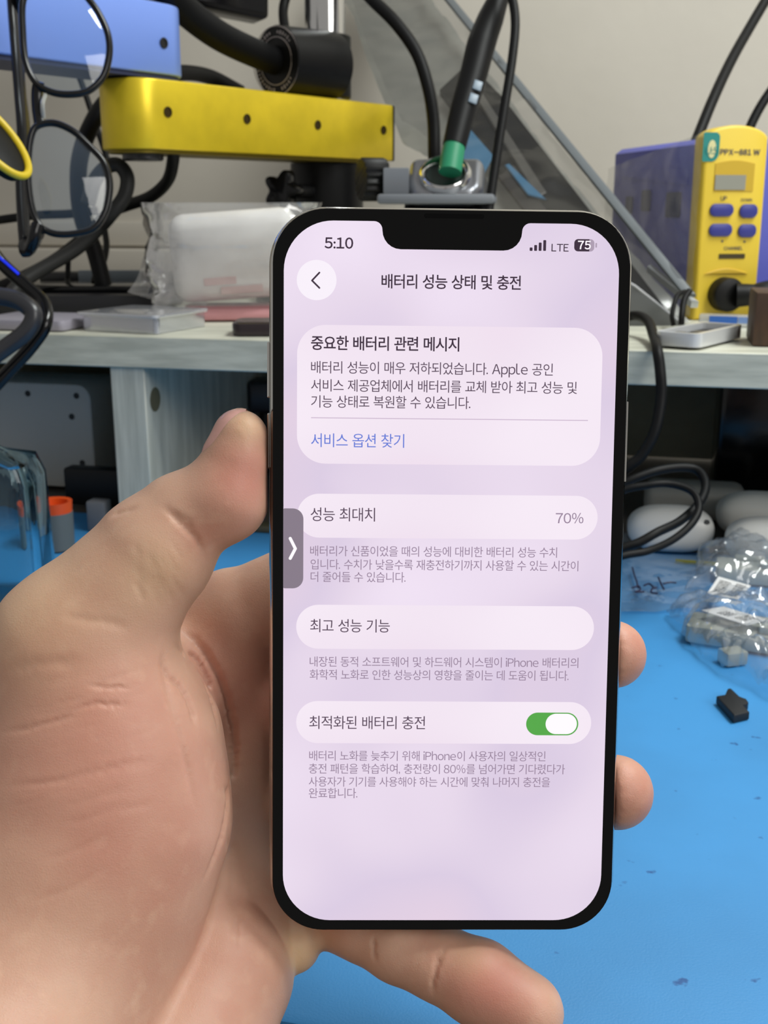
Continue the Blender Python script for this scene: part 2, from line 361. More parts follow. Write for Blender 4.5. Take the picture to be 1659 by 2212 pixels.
# the notch is cut into the top edge between the last two corners
top_i = 3 * 15                                       # points of the first three corners end here
def arc(cx, cy, r, a0, a1, n=6): return [(cx + r * math.cos(R(a0 + (a1 - a0) * k / n)), cy + r * math.sin(R(a0 + (a1 - a0) * k / n))) for k in range(n + 1)]
notch = arc(nx1 + 1.6, dy1 - 1.6, 1.6, 90, 180) + arc(nx1 - 3.6, ny + 3.6, 3.6, 0, -90) + arc(nx0 + 3.6, ny + 3.6, 3.6, 270, 180) + arc(nx0 - 1.6, dy1 - 1.6, 1.6, 0, 90)
disp = MB(PH).flat(out[:top_i] + notch + out[top_i:], 0.012).build('display', gradient('display_wallpaper', [(0.30, (240, 226, 244)), (0.45, (230, 215, 234)), (0.55, (219, 204, 227)), (0.70, (228, 208, 226))]), phone, smooth=False)
cardm = gradient('display_card', [(0.30, (247, 236, 247)), (0.5, (240, 226, 240)), (0.70, (236, 214, 232))])
L1, L2, L3, L4 = 0.03, 0.05, 0.07, 0.09
def card(name, px0, py0, px1, py1, r, m=None, z=L1):
    x0, y1 = scr(px0, (py0)); x1, _ = scr(px1, (py0 + py1) / 2); _, y0 = scr(px0, py1); _, yt = scr((px0 + px1) / 2, py0)
    return MB(PH).flat(rrect(x0, y0, x1, y1, min(r, (y1 - y0) / 2 - 0.01), 12), z).build(name, m or cardm, disp, smooth=False)
card('message_card', 642, 701, 1299, 1001, 5.6)
card('capacity_card', 642, 1066, 1291, 1161, 9)
card('performance_card', 640, 1306, 1283, 1401, 9)
card('charging_card', 640, 1514, 1277, 1605, 9)
bx, by = scr(684, 605)
MB(PH).flat([(bx + 3.85 * math.cos(t * math.pi / 24), by + 3.85 * math.sin(t * math.pi / 24)) for t in range(48)], L1).build('back_button', uimat('button_white', (248, 240, 250)), disp, smooth=False)
DARK = uimat('screen_text_dark', (58, 42, 60)); MID = uimat('screen_text_body', (82, 64, 84)); LIGHT = uimat('screen_text_grey', (150, 130, 154)); BLUET = uimat('screen_text_blue', (96, 120, 214))
WHITEUI = uimat('screen_white', (255, 250, 255)); TABM = uimat('screen_tab_grey', (134, 122, 136)); GREEN = uimat('switch_green', (84, 168, 72)); BATG = uimat('battery_grey', (172, 156, 176))
def stroke(name, pts, wd, m, z):                    # a flat polyline with round ends, millimetres
    me = MB(PH); pts = [Vector((p[0], p[1], 0)) for p in pts]
    for a, b in zip(pts, pts[1:]):
        d = (b - a).normalized(); n = Vector((-d.y, d.x, 0)); al = math.atan2(d.y, d.x)
        poly = [(b.x + wd / 2 * math.cos(al + R(-90 + 180 * k / 8)), b.y + wd / 2 * math.sin(al + R(-90 + 180 * k / 8))) for k in range(9)] + [(a.x + wd / 2 * math.cos(al + R(90 + 180 * k / 8)), a.y + wd / 2 * math.sin(al + R(90 + 180 * k / 8))) for k in range(9)]
        me.flat(poly, z); z += 0.003
    return me.build(name, m, disp, smooth=False)
stroke('chevron', [scr(690, 589), scr(674, 606), scr(690, 622)], 0.34, DARK, L3)
def line(body, px0, px1, py, m, bold=0.0, ys=1.07, name='text_line'):
    x0, y0 = scr(px0, py); x1, y1 = scr(px1, py); return text_on(PH, body, x0, x1, y0, m, name, disp, L3, bold, ys)
line('5:10', 701, 763, 536, DARK, 0.018, 1.0, 'clock_text')
line('LTE', 1191, 1228, 543, DARK, 0.008, 1.0, 'network_text')
for k, h in enumerate((7, 12, 17, 22)):
    x0, y0 = scr(1144 + k * 9.7, 542 - 0.0); MB(PH).flat(rrect(x0, y0, x0 + 0.56, y0 + h / 10.7, 0.12, 2), L2).build('signal_bar', DARK, disp, smooth=False)
x0, y0 = scr(1240, 543); x1, y1 = scr(1284, 517); xm, _ = scr(1273, 530)
MB(PH).flat(rrect(x0, y0, x1, y1, 0.75), L2).build('battery_icon', BATG, disp, smooth=False)
MB(PH).flat(rrect(x0, y0, xm, y1, (0.75, 0.05, 0.05, 0.75)), L3).build('battery_level', DARK, disp, smooth=False)
xa, ya = scr(1286, 535); MB(PH).flat(rrect(xa, ya, xa + 0.3, ya + 0.9, 0.12, 3), L2).build('battery_tip', BATG, disp, smooth=False)
xa, ya = scr(1248, 538); xb, _ = scr(1276, 538); text_on(PH, '75', xa, xb, ya, WHITEUI, 'battery_text', disp, L4, 0.02, 1.0)
line('배터리 성능 상태 및 충전', 824, 1125, 620, DARK, 0.012)
line('중요한 배터리 관련 메시지', 672, 992, 753, DARK, 0.014)
line('배터리 성능이 매우 저하되었습니다. Apple 공인', 672, 1194, 804, MID)
line('서비스 제공업체에서 배터리를 교체 받아 최고 성능 및', 672, 1246, 843, MID)
line('기능 상태로 복원할 수 있습니다.', 672, 1016, 878, MID)
x0, y0 = scr(672, 902); x1, y1 = scr(1270, 907); MB(PH).flat(rrect(x0, y0 - 0.12, x1, y0 + 0.06, 0.03, 2), L2).build('divider_line', uimat('divider', (205, 186, 208)), disp, smooth=False)
line('서비스 옵션 찾기', 672, 873, 963, BLUET)
line('성능 최대치', 671, 810, 1123, MID)
line('70%', 1200, 1260, 1130, LIGHT, 0.004, 1.0)
line('배터리가 신품이었을 때의 성능에 대비한 배터리 성능 수치', 670, 1203, 1199, LIGHT)
line('입니다. 수치가 낮을수록 재충전하기까지 사용할 수 있는 시간이', 671, 1249, 1228, LIGHT)
line('더 줄어들 수 있습니다.', 671, 876, 1255, LIGHT)
line('최고 성능 기능', 670, 842, 1363, MID)
line('내장된 동적 소프트웨어 및 하드웨어 시스템이 iPhone 배터리의', 669, 1249, 1438, LIGHT)
line('화학적 노화로 인한 성능상의 영향을 줄이는 데 도움이 됩니다.', 669, 1228, 1466, LIGHT)
line('최적화된 배터리 충전', 668, 918, 1572, MID)
line('배터리 노화를 늦추기 위해 iPhone이 사용자의 일상적인', 668, 1178, 1641, LIGHT)
line('충전 패턴을 학습하여, 충전량이 80%를 넘어가면 기다렸다가', 667, 1220, 1669, LIGHT)
line('사용자가 기기를 사용해야 하는 시간에 맞춰 나머지 충전을', 667, 1188, 1697, LIGHT)
line('완료합니다.', 667, 772, 1722, LIGHT)
card('toggle_switch', 1137, 1539, 1249, 1588, 9, GREEN, L2)
card('toggle_knob', 1179, 1541.5, 1246, 1585.5, 9, WHITEUI, L3)
x0, y1 = scr(612, 1098); x1, y0 = scr(655, 1271)
MB(PH).flat(rrect(x0, y0, x1, y1, (0.3, 2.1, 2.1, 0.3)), L2).build('side_tab', TABM, disp, smooth=False)
stroke('tab_arrow', [scr(627, 1163), scr(638, 1185), scr(627, 1206)], 0.62, WHITEUI, L3)

# ================================================================== THE HAND
def node(px, py, D, rp):
    return ((px - CX) * D / FPX, (CY - py) * D / FPX, -D, rp * D / FPX)
def chain(*ns): return [node(*n) for n in ns]
def smin(a, b, k):
    h = np.clip(0.5 + 0.5 * (b - a) / k, 0, 1); return b * (1 - h) + a * h - k * h * (1 - h)
H0 = np.array([-128.0, -142.0, -276.0]); HN = np.array([226, 202, 155]); HS = 0.85
ax = [(H0[i] + HS * np.arange(HN[i])).astype(np.float32) for i in range(3)]
GX, GY, GZ = np.meshgrid(*ax, indexing='ij')
def cone(a, b):
    a, b = np.array(a, np.float32), np.array(b, np.float32); d = b[:3] - a[:3]; L = float(d @ d) + 1e-9
    px, py, pz = GX - a[0], GY - a[1], GZ - a[2]
    t = np.clip((px * d[0] + py * d[1] + pz * d[2]) / L, 0, 1)
    return np.sqrt((px - t * d[0]) ** 2 + (py - t * d[1]) ** 2 + (pz - t * d[2]) ** 2) - (a[3] + t * (b[3] - a[3]))
def limb(ch, k=2.0):
    F = None
    for a, b in zip(ch, ch[1:]):
        c = cone(a, b); F = c if F is None else smin(F, c, k)
    return F
thumb = chain((520, 944, 221, 60), (507, 1004, 221.5, 70), (482, 1076, 222, 95), (394, 1124, 223, 100), (338, 1190, 223, 127), (270, 1270, 223, 136), (165, 1400, 224, 165))
thenar = chain((165, 1400, 224, 165), (215, 1600, 227, 240), (205, 1760, 227, 275), (130, 1950, 224, 285), (20, 2200, 214, 292), (-110, 2480, 188, 300))
index = chain((505, 1345, 252, 108), (760, 1215, 249, 92), (980, 1130, 246, 82), (1120, 1090, 243, 72))
middle = chain((520, 1530, 256, 108), (850, 1450, 249, 95), (1130, 1415, 246, 86), (1322, 1413, 236, 74))
ring = chain((520, 1720, 258, 106), (840, 1720, 250, 92), (1120, 1712, 247, 86), (1331, 1711, 237, 80))
pinky = chain((590, 1880, 256, 96), (740, 1965, 249, 84), (786, 1990, 244, 81), (868, 2034, 239.5, 84), (945, 2078, 236, 76), (1035, 2122, 232, 86), (1134, 2186, 229, 84))
palm = [chain((505, 1345, 252, 108), (330, 1500, 248, 120), (100, 2200, 228, 190)), chain((520, 1530, 256, 108), (250, 2200, 234, 165)),
        chain((520, 1720, 258, 106), (470, 1880, 250, 125), (380, 2240, 232, 160)), chain((590, 1880, 256, 96), (490, 1960, 246, 120), (466, 2100, 238, 158), (405, 2260, 226, 165), (240, 2480, 205, 180)),
        chain((505, 1345, 252, 108), (520, 1530, 256, 108), (520, 1720, 258, 106), (590, 1880, 256, 96))]
wrist = chain((20, 2250, 212, 260), (-60, 2420, 198, 270), (-260, 2620, 170, 290))
lumps = [node(632, 2040, 245, 62), node(688, 2022, 244, 30)]
Fp = None
for c in palm:
    L = limb(c, 5.0); Fp = L if Fp is None else smin(Fp, L, 5.0)
Fp = smin(Fp, limb(wrist, 8.0), 8.0)
for l in lumps: Fp = smin(Fp, np.sqrt((GX - l[0]) ** 2 + (GY - l[1]) ** 2 + (GZ - l[2]) ** 2) - l[3], 0.4)
Ff = None
for c in (index, middle, ring, pinky):
    L = limb(c, 2.5); Ff = L if Ff is None else smin(Ff, L, 0.8)
Fp = smin(Fp, Ff, 0.8)
Ft = smin(limb(thumb, 2.0), limb(thenar, 8.0), 8.0)
# bridge of skin between thumb base and index base
Fw = limb(chain((280, 1450, 236, 120), (400, 1490, 246, 100), (500, 1440, 253, 90)), 4.0)
F = smin(smin(Fp, Fw, 5.0), Ft, 2.2)
# the phone presses into the skin
Mc = np.array((PHI @ CAM_M @ Matrix.Scale(0.001, 4)))
lx = Mc[0, 0] * GX + Mc[0, 1] * GY + Mc[0, 2] * GZ + Mc[0, 3]; ly = Mc[1, 0] * GX + Mc[1, 1] * GY + Mc[1, 2] * GZ + Mc[1, 3]; lz = Mc[2, 0] * GX + Mc[2, 1] * GY + Mc[2, 2] * GZ + Mc[2, 3]
rr_ = 11.3; qx = np.maximum(np.abs(lx) - (W2 + 0.35 - rr_), 0); qy = np.maximum(np.abs(ly) - (H2 + 0.45 - rr_), 0)
dxy = np.sqrt(qx ** 2 + qy ** 2) - rr_; dz = np.abs(lz + 3.8) - 4.15
F = np.maximum(F, -np.maximum(dxy, dz))
def surface_nets(F, o, h):
    s = F < 0; nx, ny, nz = F.shape
    cor = [(i, j, k) for i in (0, 1) for j in (0, 1) for k in (0, 1)]
    sl = lambda A, c: A[c[0]:nx - 1 + c[0], c[1]:ny - 1 + c[1], c[2]:nz - 1 + c[2]]
    cnt = sum(sl(s, c).astype(np.int8) for c in cor); act = (cnt > 0) & (cnt < 8); idx = np.argwhere(act)
    ids = -np.ones(act.shape, np.int64); ids[act] = np.arange(len(idx))
    acc = np.zeros((len(idx), 3)); num = np.zeros(len(idx))
    val = {c: F[idx[:, 0] + c[0], idx[:, 1] + c[1], idx[:, 2] + c[2]] for c in cor}
    for a in cor:
        for axis in range(3):
            if a[axis] == 0:
                b = list(a); b[axis] = 1; b = tuple(b); va, vb = val[a], val[b]; m = (va < 0) != (vb < 0)
                t = np.where(m, va / np.where(m, va - vb, 1), 0); p = np.tile(np.array(a, float), (len(idx), 1)); p[:, axis] = t
                acc += p * m[:, None]; num += m
    V_ = o + h * (idx + acc / num[:, None]); quads = []
    for axis in range(3):
        b, c = (axis + 1) % 3, (axis + 2) % 3
        A = [slice(None)] * 3; B = [slice(None)] * 3; A[axis] = slice(0, -1); B[axis] = slice(1, None)
        e = np.argwhere(s[tuple(A)] != s[tuple(B)]); e = e[(e[:, b] > 0) & (e[:, c] > 0) & (e[:, b] < F.shape[b] - 1) & (e[:, c] < F.shape[c] - 1)]
        ob = np.zeros(3, int); ob[b] = 1; oc = np.zeros(3, int); oc[c] = 1
        q = np.stack([ids[tuple((e - d).T)] for d in (0 * ob, ob, ob + oc, oc)], 1)
        fl = s[tuple(e.T)]; q[~fl] = q[~fl][:, ::-1]; quads.append(q)
    return V_, np.concatenate(quads)
vs, qs = surface_nets(F, H0, HS)
qs = qs[(qs >= 0).all(1)]
# relax the voxel steps a little
for it in range(3):
    acc = np.zeros_like(vs); num = np.zeros(len(vs))
    for a, b in ((0, 1), (1, 2), (2, 3), (3, 0)):
        for i, j in ((a, b), (b, a)): np.add.at(acc, qs[:, i], vs[qs[:, j]]); np.add.at(num, qs[:, i], 1)
    vs = vs * 0.5 + 0.5 * acc / np.maximum(num, 1)[:, None]
me = bpy.data.meshes.new('hand'); me.from_pydata(vs.tolist(), [], qs.tolist()); me.update()
tmp = bpy.data.objects.new('tmp', me); COL.objects.link(tmp); md = tmp.modifiers.new('s', 'SUBSURF'); md.levels = md.render_levels = 1
bpy.context.view_layer.update(); hand_me = bpy.data.meshes.new_from_object(tmp.evaluated_get(bpy.context.evaluated_depsgraph_get())); bpy.data.objects.remove(tmp); bpy.data.meshes.remove(me)
N = len(hand_me.vertices); hv = np.empty(N * 3, np.float32); hand_me.vertices.foreach_get('co', hv); hv = hv.reshape(-1, 3).astype(float)
hn = np.empty(N * 3, np.float32); hand_me.vertex_normals.foreach_get('vector', hn); hn = hn.reshape(-1, 3).astype(float)
kd = kdtree.KDTree(N)
for i, c in enumerate(hv): kd.insert(c, i)
kd.balance()
# pixel grid of the side turned to the light, to lay skin folds on it
ppx = CX + FPX * hv[:, 0] / -hv[:, 2]; ppy = CY - FPX * hv[:, 1] / -hv[:, 2]
buck = {}
for i in np.argwhere((hn * -hv).sum(1) > 0)[:, 0]:
    buck.setdefault((int(ppx[i] // 6), int(ppy[i] // 6)), []).append(i)
def on_skin(px, py):
    best = None
    for a in (-1, 0, 1):
        for b in (-1, 0, 1):
            for i in buck.get((int(px // 6) + a, int(py // 6) + b), ()):
                d = -hv[i, 2] + 0.02 * ((ppx[i] - px) ** 2 + (ppy[i] - py) ** 2)
                if best is None or d < best[0]: best = (d, i)
    return None if best is None else best[1]
disp_h = np.zeros(N)
def fold(pts, depth, width):
    q = catmull([Vector((x, y, 0)) for x, y in pts], 16); hit = {}
    L = len(q)
    for k, p in enumerate(q):
        i = on_skin(p.x, p.y)
        if i is None: continue
        taper = min(1.0, 4 * (k + 1) / L, 4 * (L - k) / L)
        for co, j, d in kd.find_range(hv[i], width * 2.6):
            v = math.exp(-(d / width) ** 2) * taper
            if v > hit.get(j, 0): hit[j] = v
    for j, v in hit.items(): disp_h[j] -= depth * v
# thumb joint crease, web folds, thenar creases, wrist lines
fold([(352, 1092), (380, 1118), (405, 1142), (430, 1172), (450, 1212)], 0.6, 0.65)
fold([(372, 1108), (400, 1122), (424, 1150)], 0.25, 0.5)
fold([(242, 1108), (262, 1102), (290, 1096)], 0.35, 0.8)
fold([(395, 1365), (425, 1385), (455, 1425), (480, 1475), (497, 1530), (506, 1600), (506, 1680), (500, 1740)], 1.1, 0.9)
fold([(380, 1395), (420, 1415), (450, 1460), (468, 1515), (478, 1580)], 0.8, 0.7)
fold([(352, 1415), (365, 1455), (400, 1490), (420, 1540), (425, 1570)], 0.8, 0.7)
fold([(350, 1420), (356, 1460), (375, 1530), (395, 1610), (412, 1680), (425, 1750)], 0.35, 0.8)
fold([(492, 1700), (500, 1720), (490, 1790), (470, 1850), (445, 1905)], 0.5, 0.9)
fold([(500, 1790), (505, 1850), (503, 1920), (498, 1990)], 0.35, 1.0)
fold([(515, 1830), (520, 1900), (510, 1990), (508, 2060)], 0.3, 0.9)
fold([(190, 1482), (235, 1484), (285, 1484)], 0.3, 0.45)
fold([(150, 1538), (200, 1520), (240, 1522), (285, 1519)], 0.32, 0.5)
fold([(0, 1582), (60, 1572), (120, 1556), (170, 1540)], 0.25, 0.6)
fold([(0, 1698), (60, 1694), (120, 1688), (200, 1668), (300, 1645), (345, 1640)], 0.16, 0.7)
fold([(0, 1450), (60, 1436), (120, 1432), (170, 1428)], 0.25, 1.2)
fold([(140, 1780), (200, 1765), (260, 1742)], 0.1, 0.6)
fold([(90, 1860), (160, 1838), (240, 1800)], 0.1, 0.6)
fold([(60, 1950), (150, 1920), (220, 1880)], 0.1, 0.6)
fold([(140, 1330), (180, 1338), (240, 1345), (280, 1360)], 0.2, 0.9)
fold([(948, 2052), (942, 2085), (935, 2120), (932, 2150)], 0.5, 0.55)
fold([(962, 2040), (952, 2070), (944, 2095)], 0.25, 0.45)
fold([(806, 2025), (806, 2050), (808, 2078)], 0.4, 0.5)
rnd = random.Random(3)
for k in range(60):                                  # short skin lines across the thumb base
    x, y = rnd.uniform(60, 330), rnd.uniform(1450, 1750); l = rnd.uniform(18, 45)
    fold([(x - l, y + l * 0.2), (x, y), (x + l, y - l * 0.25)], rnd.uniform(0.02, 0.05), 0.5)
for k in range(22):
    x, y = rnd.uniform(290, 400), rnd.uniform(1170, 1300); l = rnd.uniform(12, 26)
    fold([(x - l * 0.6, y - l), (x, y), (x + l * 0.3, y + l)], rnd.uniform(0.03, 0.08), 0.5)
hv += hn * disp_h[:, None]
# where blood shows through: pads and fingertips
def blob(px, py, D, r): c = np.array(node(px, py, D, 1)[:3]); return np.exp(-(((hv - c) ** 2).sum(1)) / r ** 2)
blush = 0.75 * blob(530, 1030, 214, 9) + 0.35 * blob(430, 1170, 214, 5) + 0.9 * blob(1060, 2130, 220, 11) + 0.6 * blob(1385, 1400, 232, 9) + 0.55 * blob(1390, 1700, 232, 10) + 0.45 * blob(150, 1560, 205, 22) + 0.35 * blob(300, 1800, 208, 20) + 0.35 * blob(480, 2120, 230, 18) + 0.5 * blob(575, 1500, 248, 18) + 0.3 * blob(420, 1460, 240, 9)
pale = 0.9 * blob(545, 905, 214, 4.0) + 0.4 * blob(350, 1240, 210, 8) + 0.8 * blob(640, 2060, 240, 6) + 0.6 * blob(1010, 2050, 224, 5) + 0.4 * blob(90, 1330, 214, 14)
hand_me.vertices.foreach_set('co', (hv.astype(np.float32)).ravel())
for nm, arr in (('blush', blush), ('pale', pale)):
    a = hand_me.attributes.new(nm, 'FLOAT', 'POINT'); a.data.foreach_set('value', np.clip(arr, 0, 1).astype(np.float32))
hand_me.transform(CAM_M @ Matrix.Scale(0.001, 4)); hand_me.update()
skin = bpy.data.materials.new('skin'); skin.use_nodes = True; nt = skin.node_tree; b = nt.nodes['Principled BSDF']
b.inputs['Roughness'].default_value = 0.48; b.inputs['Specular IOR Level'].default_value = 0.4
b.inputs['Subsurface Weight'].default_value = 0.35; b.inputs['Subsurface Radius'].default_value = (1.0, 0.35, 0.2); b.inputs['Subsurface Scale'].default_value = 0.0025
tc = nt.nodes.new('ShaderNodeTexCoord')
def nz(scale, detail=4):
    n = nt.nodes.new('ShaderNodeTexNoise'); n.inputs['Scale'].default_value = scale; n.inputs['Detail'].default_value = detail; nt.links.new(tc.outputs['Object'], n.inputs[0]); return n
def mixc(fac, a, bcol):
    x = nt.nodes.new('ShaderNodeMix'); x.data_type = 'RGBA'
    nt.links.new(fac, x.inputs[0])
    nt.links.new(a, x.inputs[6]) if not isinstance(a, tuple) else setattr(x.inputs[6], 'default_value', a)
    x.inputs[7].default_value = bcol; return x.outputs[2]
def ramp(sock, p0, p1):
    c = nt.nodes.new('ShaderNodeValToRGB'); c.color_ramp.elements[0].position = p0; c.color_ramp.elements[1].position = p1; nt.links.new(sock, c.inputs[0]); return c.outputs[0]
def attr(n): a = nt.nodes.new('ShaderNodeAttribute'); a.attribute_name = n; return a.outputs['Fac']
c = mixc(ramp(nz(70).outputs[0], 0.38, 0.68), lin((216, 176, 152)), lin((208, 162, 139)))
c = mixc(ramp(nz(240).outputs[0], 0.52, 0.75), c, lin((220, 180, 155)))
c = mixc(attr('blush'), c, lin((200, 128, 112)))
c = mixc(attr('pale'), c, lin((232, 200, 158)))
nt.links.new(c, b.inputs['Base Color'])
bp = nt.nodes.new('ShaderNodeBump'); bp.inputs['Strength'].default_value = 0.16; bp.inputs['Distance'].default_value = 0.0003
v1 = nt.nodes.new('ShaderNodeTexVoronoi'); v1.inputs['Scale'].default_value = 1900; nt.links.new(tc.outputs['Object'], v1.inputs[0])
v1.feature = 'DISTANCE_TO_EDGE'
ad = nt.nodes.new('ShaderNodeMath'); ad.operation = 'ADD'; nt.links.new(nz(1300, 5).outputs[0], ad.inputs[0]); nt.links.new(v1.outputs[0], ad.inputs[1]); nt.links.new(ad.outputs[0], bp.inputs['Height'])
nt.links.new(bp.outputs[0], b.inputs['Normal'])
hand = setp(link_mesh('person_hand', hand_me, skin, None, 180), "person's bare left hand holding up the smartphone, thumb on its left edge", 'hand')
# thumb nail: a curved plate round the outer side of the tip
from mathutils.bvhtree import BVHTree
HB = BVHTree.FromPolygons([tuple(q) for q in hv], [tuple(p.vertices) for p in hand_me.polygons])
def nail(u, v):
    c = Vector((474, 1010, 0)).lerp(Vector((538, 928, 0)), u); C = Vector(node(c.x, c.y, 221.4, 1)[:3])
    nout = Vector((-0.72, 0.69, 0)) * (1 - 0.35 * u * u) + Vector((0.69, 0.72, 0)) * (0.55 * u * u); w_ = 1 - 0.35 * abs(2 * u - 1) ** 3; a = R(-8 + 62 * w_ * (2 * v - 1))
    d = (nout.normalized() * math.cos(a) + Vector((0, 0, 1)) * math.sin(a)).normalized(); loc = HB.ray_cast(C, d)[0]
    if loc is None: loc = C + d * 5.5
    e = 0.34 - 0.36 * abs(2 * v - 1) ** 8 - 0.24 * max(0.0, 0.12 - u) / 0.12
    return CAM_M @ ((loc + d * e) * 0.001)
MB().grid(nail, 16, 14).build('thumbnail', mat('fingernail', (224, 172, 162), 0.2, vary=0.05, vscale=300, spec=0.5), hand, 80)['label'] = 'pale pink thumbnail'

# ================================================================== MICROSCOPE STAND (pole, collars, arms)
stand = thing('microscope_stand', 'chrome pole stand with black collars and yellow metal arm', 'stand', P(705, 690, 0.80))
PB = P(705, 300, 0.822); PBx = Vector((PB.x, PB.y, 0))
def vert(o, z): return Vector((o.x, o.y, z))
MB().cyl(vert(PBx, TOP), vert(PBx, 0.75), 0.0146, seg=40).build('pole', CHROME, stand)
MB(Matrix.Translation(vert(PBx, TOP))).lathe([(0.055, 0), (0.055, 0.008), (0.05, 0.011)], 48).build('base_plate', BLACKMETAL, stand)
zc0 = P(705, 345, 0.822).z; zc1 = P(705, 86, 0.822).z
MB().cyl(vert(PBx, 0.262), vert(PBx, zc1), 0.0186, seg=48, bevel=0.001).build('upper_collar', BLACKMETAL, stand)
MB().cyl(vert(PBx, 0.150), vert(PBx, zc0 - 0.002), 0.027, seg=48, bevel=0.001).build('lower_collar', BLACKMETAL, stand)
MB().cyl(vert(PBx, zc0 - 0.002), vert(PBx, zc0 + 0.004), 0.019, seg=40).build('washer', CHROME, stand)
# star knob on the left of the lower collar
kc = P(612, 412, 0.775); kd_ = (vert(PBx, kc.z) - kc).normalized()
MB().cyl(kc + kd_ * 0.004, vert(PBx, kc.z), 0.005).build('knob_stem', BLACK, stand)
Mk = frame(kc, kd_.cross(Z), z=kd_)
MB(Mk).prism([((0.0118 + 0.0026 * math.cos(5 * t)) * math.cos(t), (0.0118 + 0.0026 * math.cos(5 * t)) * math.sin(t)) for t in [2 * math.pi * k / 60 for k in range(60)]], -0.005, 0.006, 0.0015).build('star_knob', BLACKGLOSS, stand)
# yellow arm: long hollow-looking block with a rounded outer end
A0 = P(345, 250, 0.662); A1 = P(848, 285, 0.832); A0.z = A1.z = 0; ad_ = (A1 - A0).normalized(); back = Vector((-ad_.y, ad_.x, 0))
if back.y < 0: back = -back
AF = frame(A0, ad_)                                    # y runs to the back
AL = (A1 - A0).length; AT = 0.044; AZ0, AZ1 = 0.2190, 0.2590
yel = mat('yellow_anodised_aluminium', (236, 206, 44), 0.34, 0.45, bump=0.04, bscale=1600, vary=0.05, vscale=60)
yo = [(AL, 0), (AL, AT)] + [(0 + AT / 2 * math.cos(R(90 + 180 * k / 20)) * 0.9, AT / 2 + AT / 2 * math.sin(R(90 + 180 * k / 20))) for k in range(21)]
MB(AF).prism(yo, AZ0, AZ1, 0.0012, 2).build('yellow_arm', yel, stand, 50)
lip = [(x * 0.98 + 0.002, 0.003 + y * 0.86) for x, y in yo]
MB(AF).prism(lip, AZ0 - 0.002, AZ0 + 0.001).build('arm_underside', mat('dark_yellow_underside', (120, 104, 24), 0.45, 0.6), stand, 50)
MB(AF).box((AL + 0.0015, AT / 2, (AZ0 + AZ1) / 2), (0.005, AT * 0.96, 0.0396), 0.0008).build('arm_end_cap', BLACKMETAL, stand)
for px, py in ((362, 242), (533, 257), (686, 270), (828, 281)):
    r_ = ray(px, py); nn = -back; q = CAM + r_ * ((A0 - CAM).dot(nn) / r_.dot(nn)); Mh = frame(q - back * 0.0004, ad_, z=-back)
    hb = MB(Mh); hb.lathe([(0.0031, -0.0002), (0.0031, 0.0003), (0.0024, 0.0003), (0.0023, -0.0001)], 24); hb.build('threaded_hole', mat('hole_dark', (62, 48, 12), 0.4, 0.5), stand)
MB(AF).cyl((0.004, AT / 2, AZ0 - 0.006), (0.004, AT / 2, AZ0), 0.0125, bevel=0.001).build('pivot_bolt', mat('dark_steel', (70, 70, 72), 0.3, 0.9), stand)
# blue arm pivots on the yellow arm's outer end
B1 = P(368, 165, 0.672); B0 = P(0, 117, 0.578); B1.z = B0.z = 0; bd = (B0 - B1).normalized(); bb = Vector((-bd.y, bd.x, 0))
if bb.y < 0: bb = -bb
BF = frame(B1, -bd)                                   # x to the right, y to the back
blu = mat('blue_anodised_aluminium', (132, 164, 246), 0.36, 0.4, bump=0.04, bscale=1600)
bo = [(-0.26, 0), (0, 0)] + [(0 + AT / 2 * math.sin(R(180 * k / 20)) * 1.0, AT / 2 - AT / 2 * math.cos(R(180 * k / 20))) for k in range(1, 20)] + [(0, AT), (-0.26, AT)]
MB(BF).prism(bo, 0.2625, 0.3025, 0.0012, 2).build('blue_arm', blu, stand, 50)
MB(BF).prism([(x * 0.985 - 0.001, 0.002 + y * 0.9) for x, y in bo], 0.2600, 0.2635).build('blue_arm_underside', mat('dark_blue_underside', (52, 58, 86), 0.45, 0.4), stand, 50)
for px, py in ((353, 93),):
    r_ = ray(px, py); q = CAM + r_ * ((B1 - CAM).dot(bb) / r_.dot(bb)); Mh = frame(q - bb * 0.0004, -bd, z=-bb)
    MB(Mh).lathe([(0.0031, -0.0002), (0.0031, 0.0004), (0.0020, 0.0004), (0.0018, -0.0001)], 24).build('set_screw', mat('dark_steel', (70, 70, 72), 0.3, 0.9), stand)
# side tube that carries the black boom, with its dial ring
rc = P(597, 132, 0.755); rdir = Vector((-0.68, -0.72, -0.02)).normalized()
pc = vert(PBx, rc.z)
MB().cyl(rc, rc - rdir * 0.052, 0.0228, seg=56, bevel=0.0008).build('boom_socket', BLACKMETAL, stand)
Mr = frame(rc + rdir * 0.0003, Vector((0.72, -0.62, 0)), z=rdir)
dial = MB(Mr); 
for r_ in (0.0150, 0.0218): dial.ring([((r_ + 0.0005) * math.cos(k * math.pi / 36), (r_ + 0.0005) * math.sin(k * math.pi / 36)) for k in range(72)], [(r_ * math.cos(k * math.pi / 36), r_ * math.sin(k * math.pi / 36)) for k in range(72)], 0, 0.0004)
dial.build('dial_ring', mat('grey_print', (168, 158, 156), 0.6), stand)
ticks = MB(Mr)
for k in range(44):
    if k % 11 in (0, 1): continue
    a = 2 * math.pi * k / 44; h = (0.0026, 0.0016, 0.0022)[k % 3]
    ticks.box((0.0184 * math.cos(a), 0.0184 * math.sin(a), 0.0002), (h, 0.0008, 0.0003), rot=Matrix.Rotation(a, 3, 'Z'))
ticks.build('dial_marks', MATS['grey_print'], stand)
bp_ = catmull([P(250, -130, 0.66), P(335, -45, 0.67), P(400, 22, 0.69), P(470, 75, 0.71), P(540, 110, 0.735), P(610, 138, 0.765)], 12)
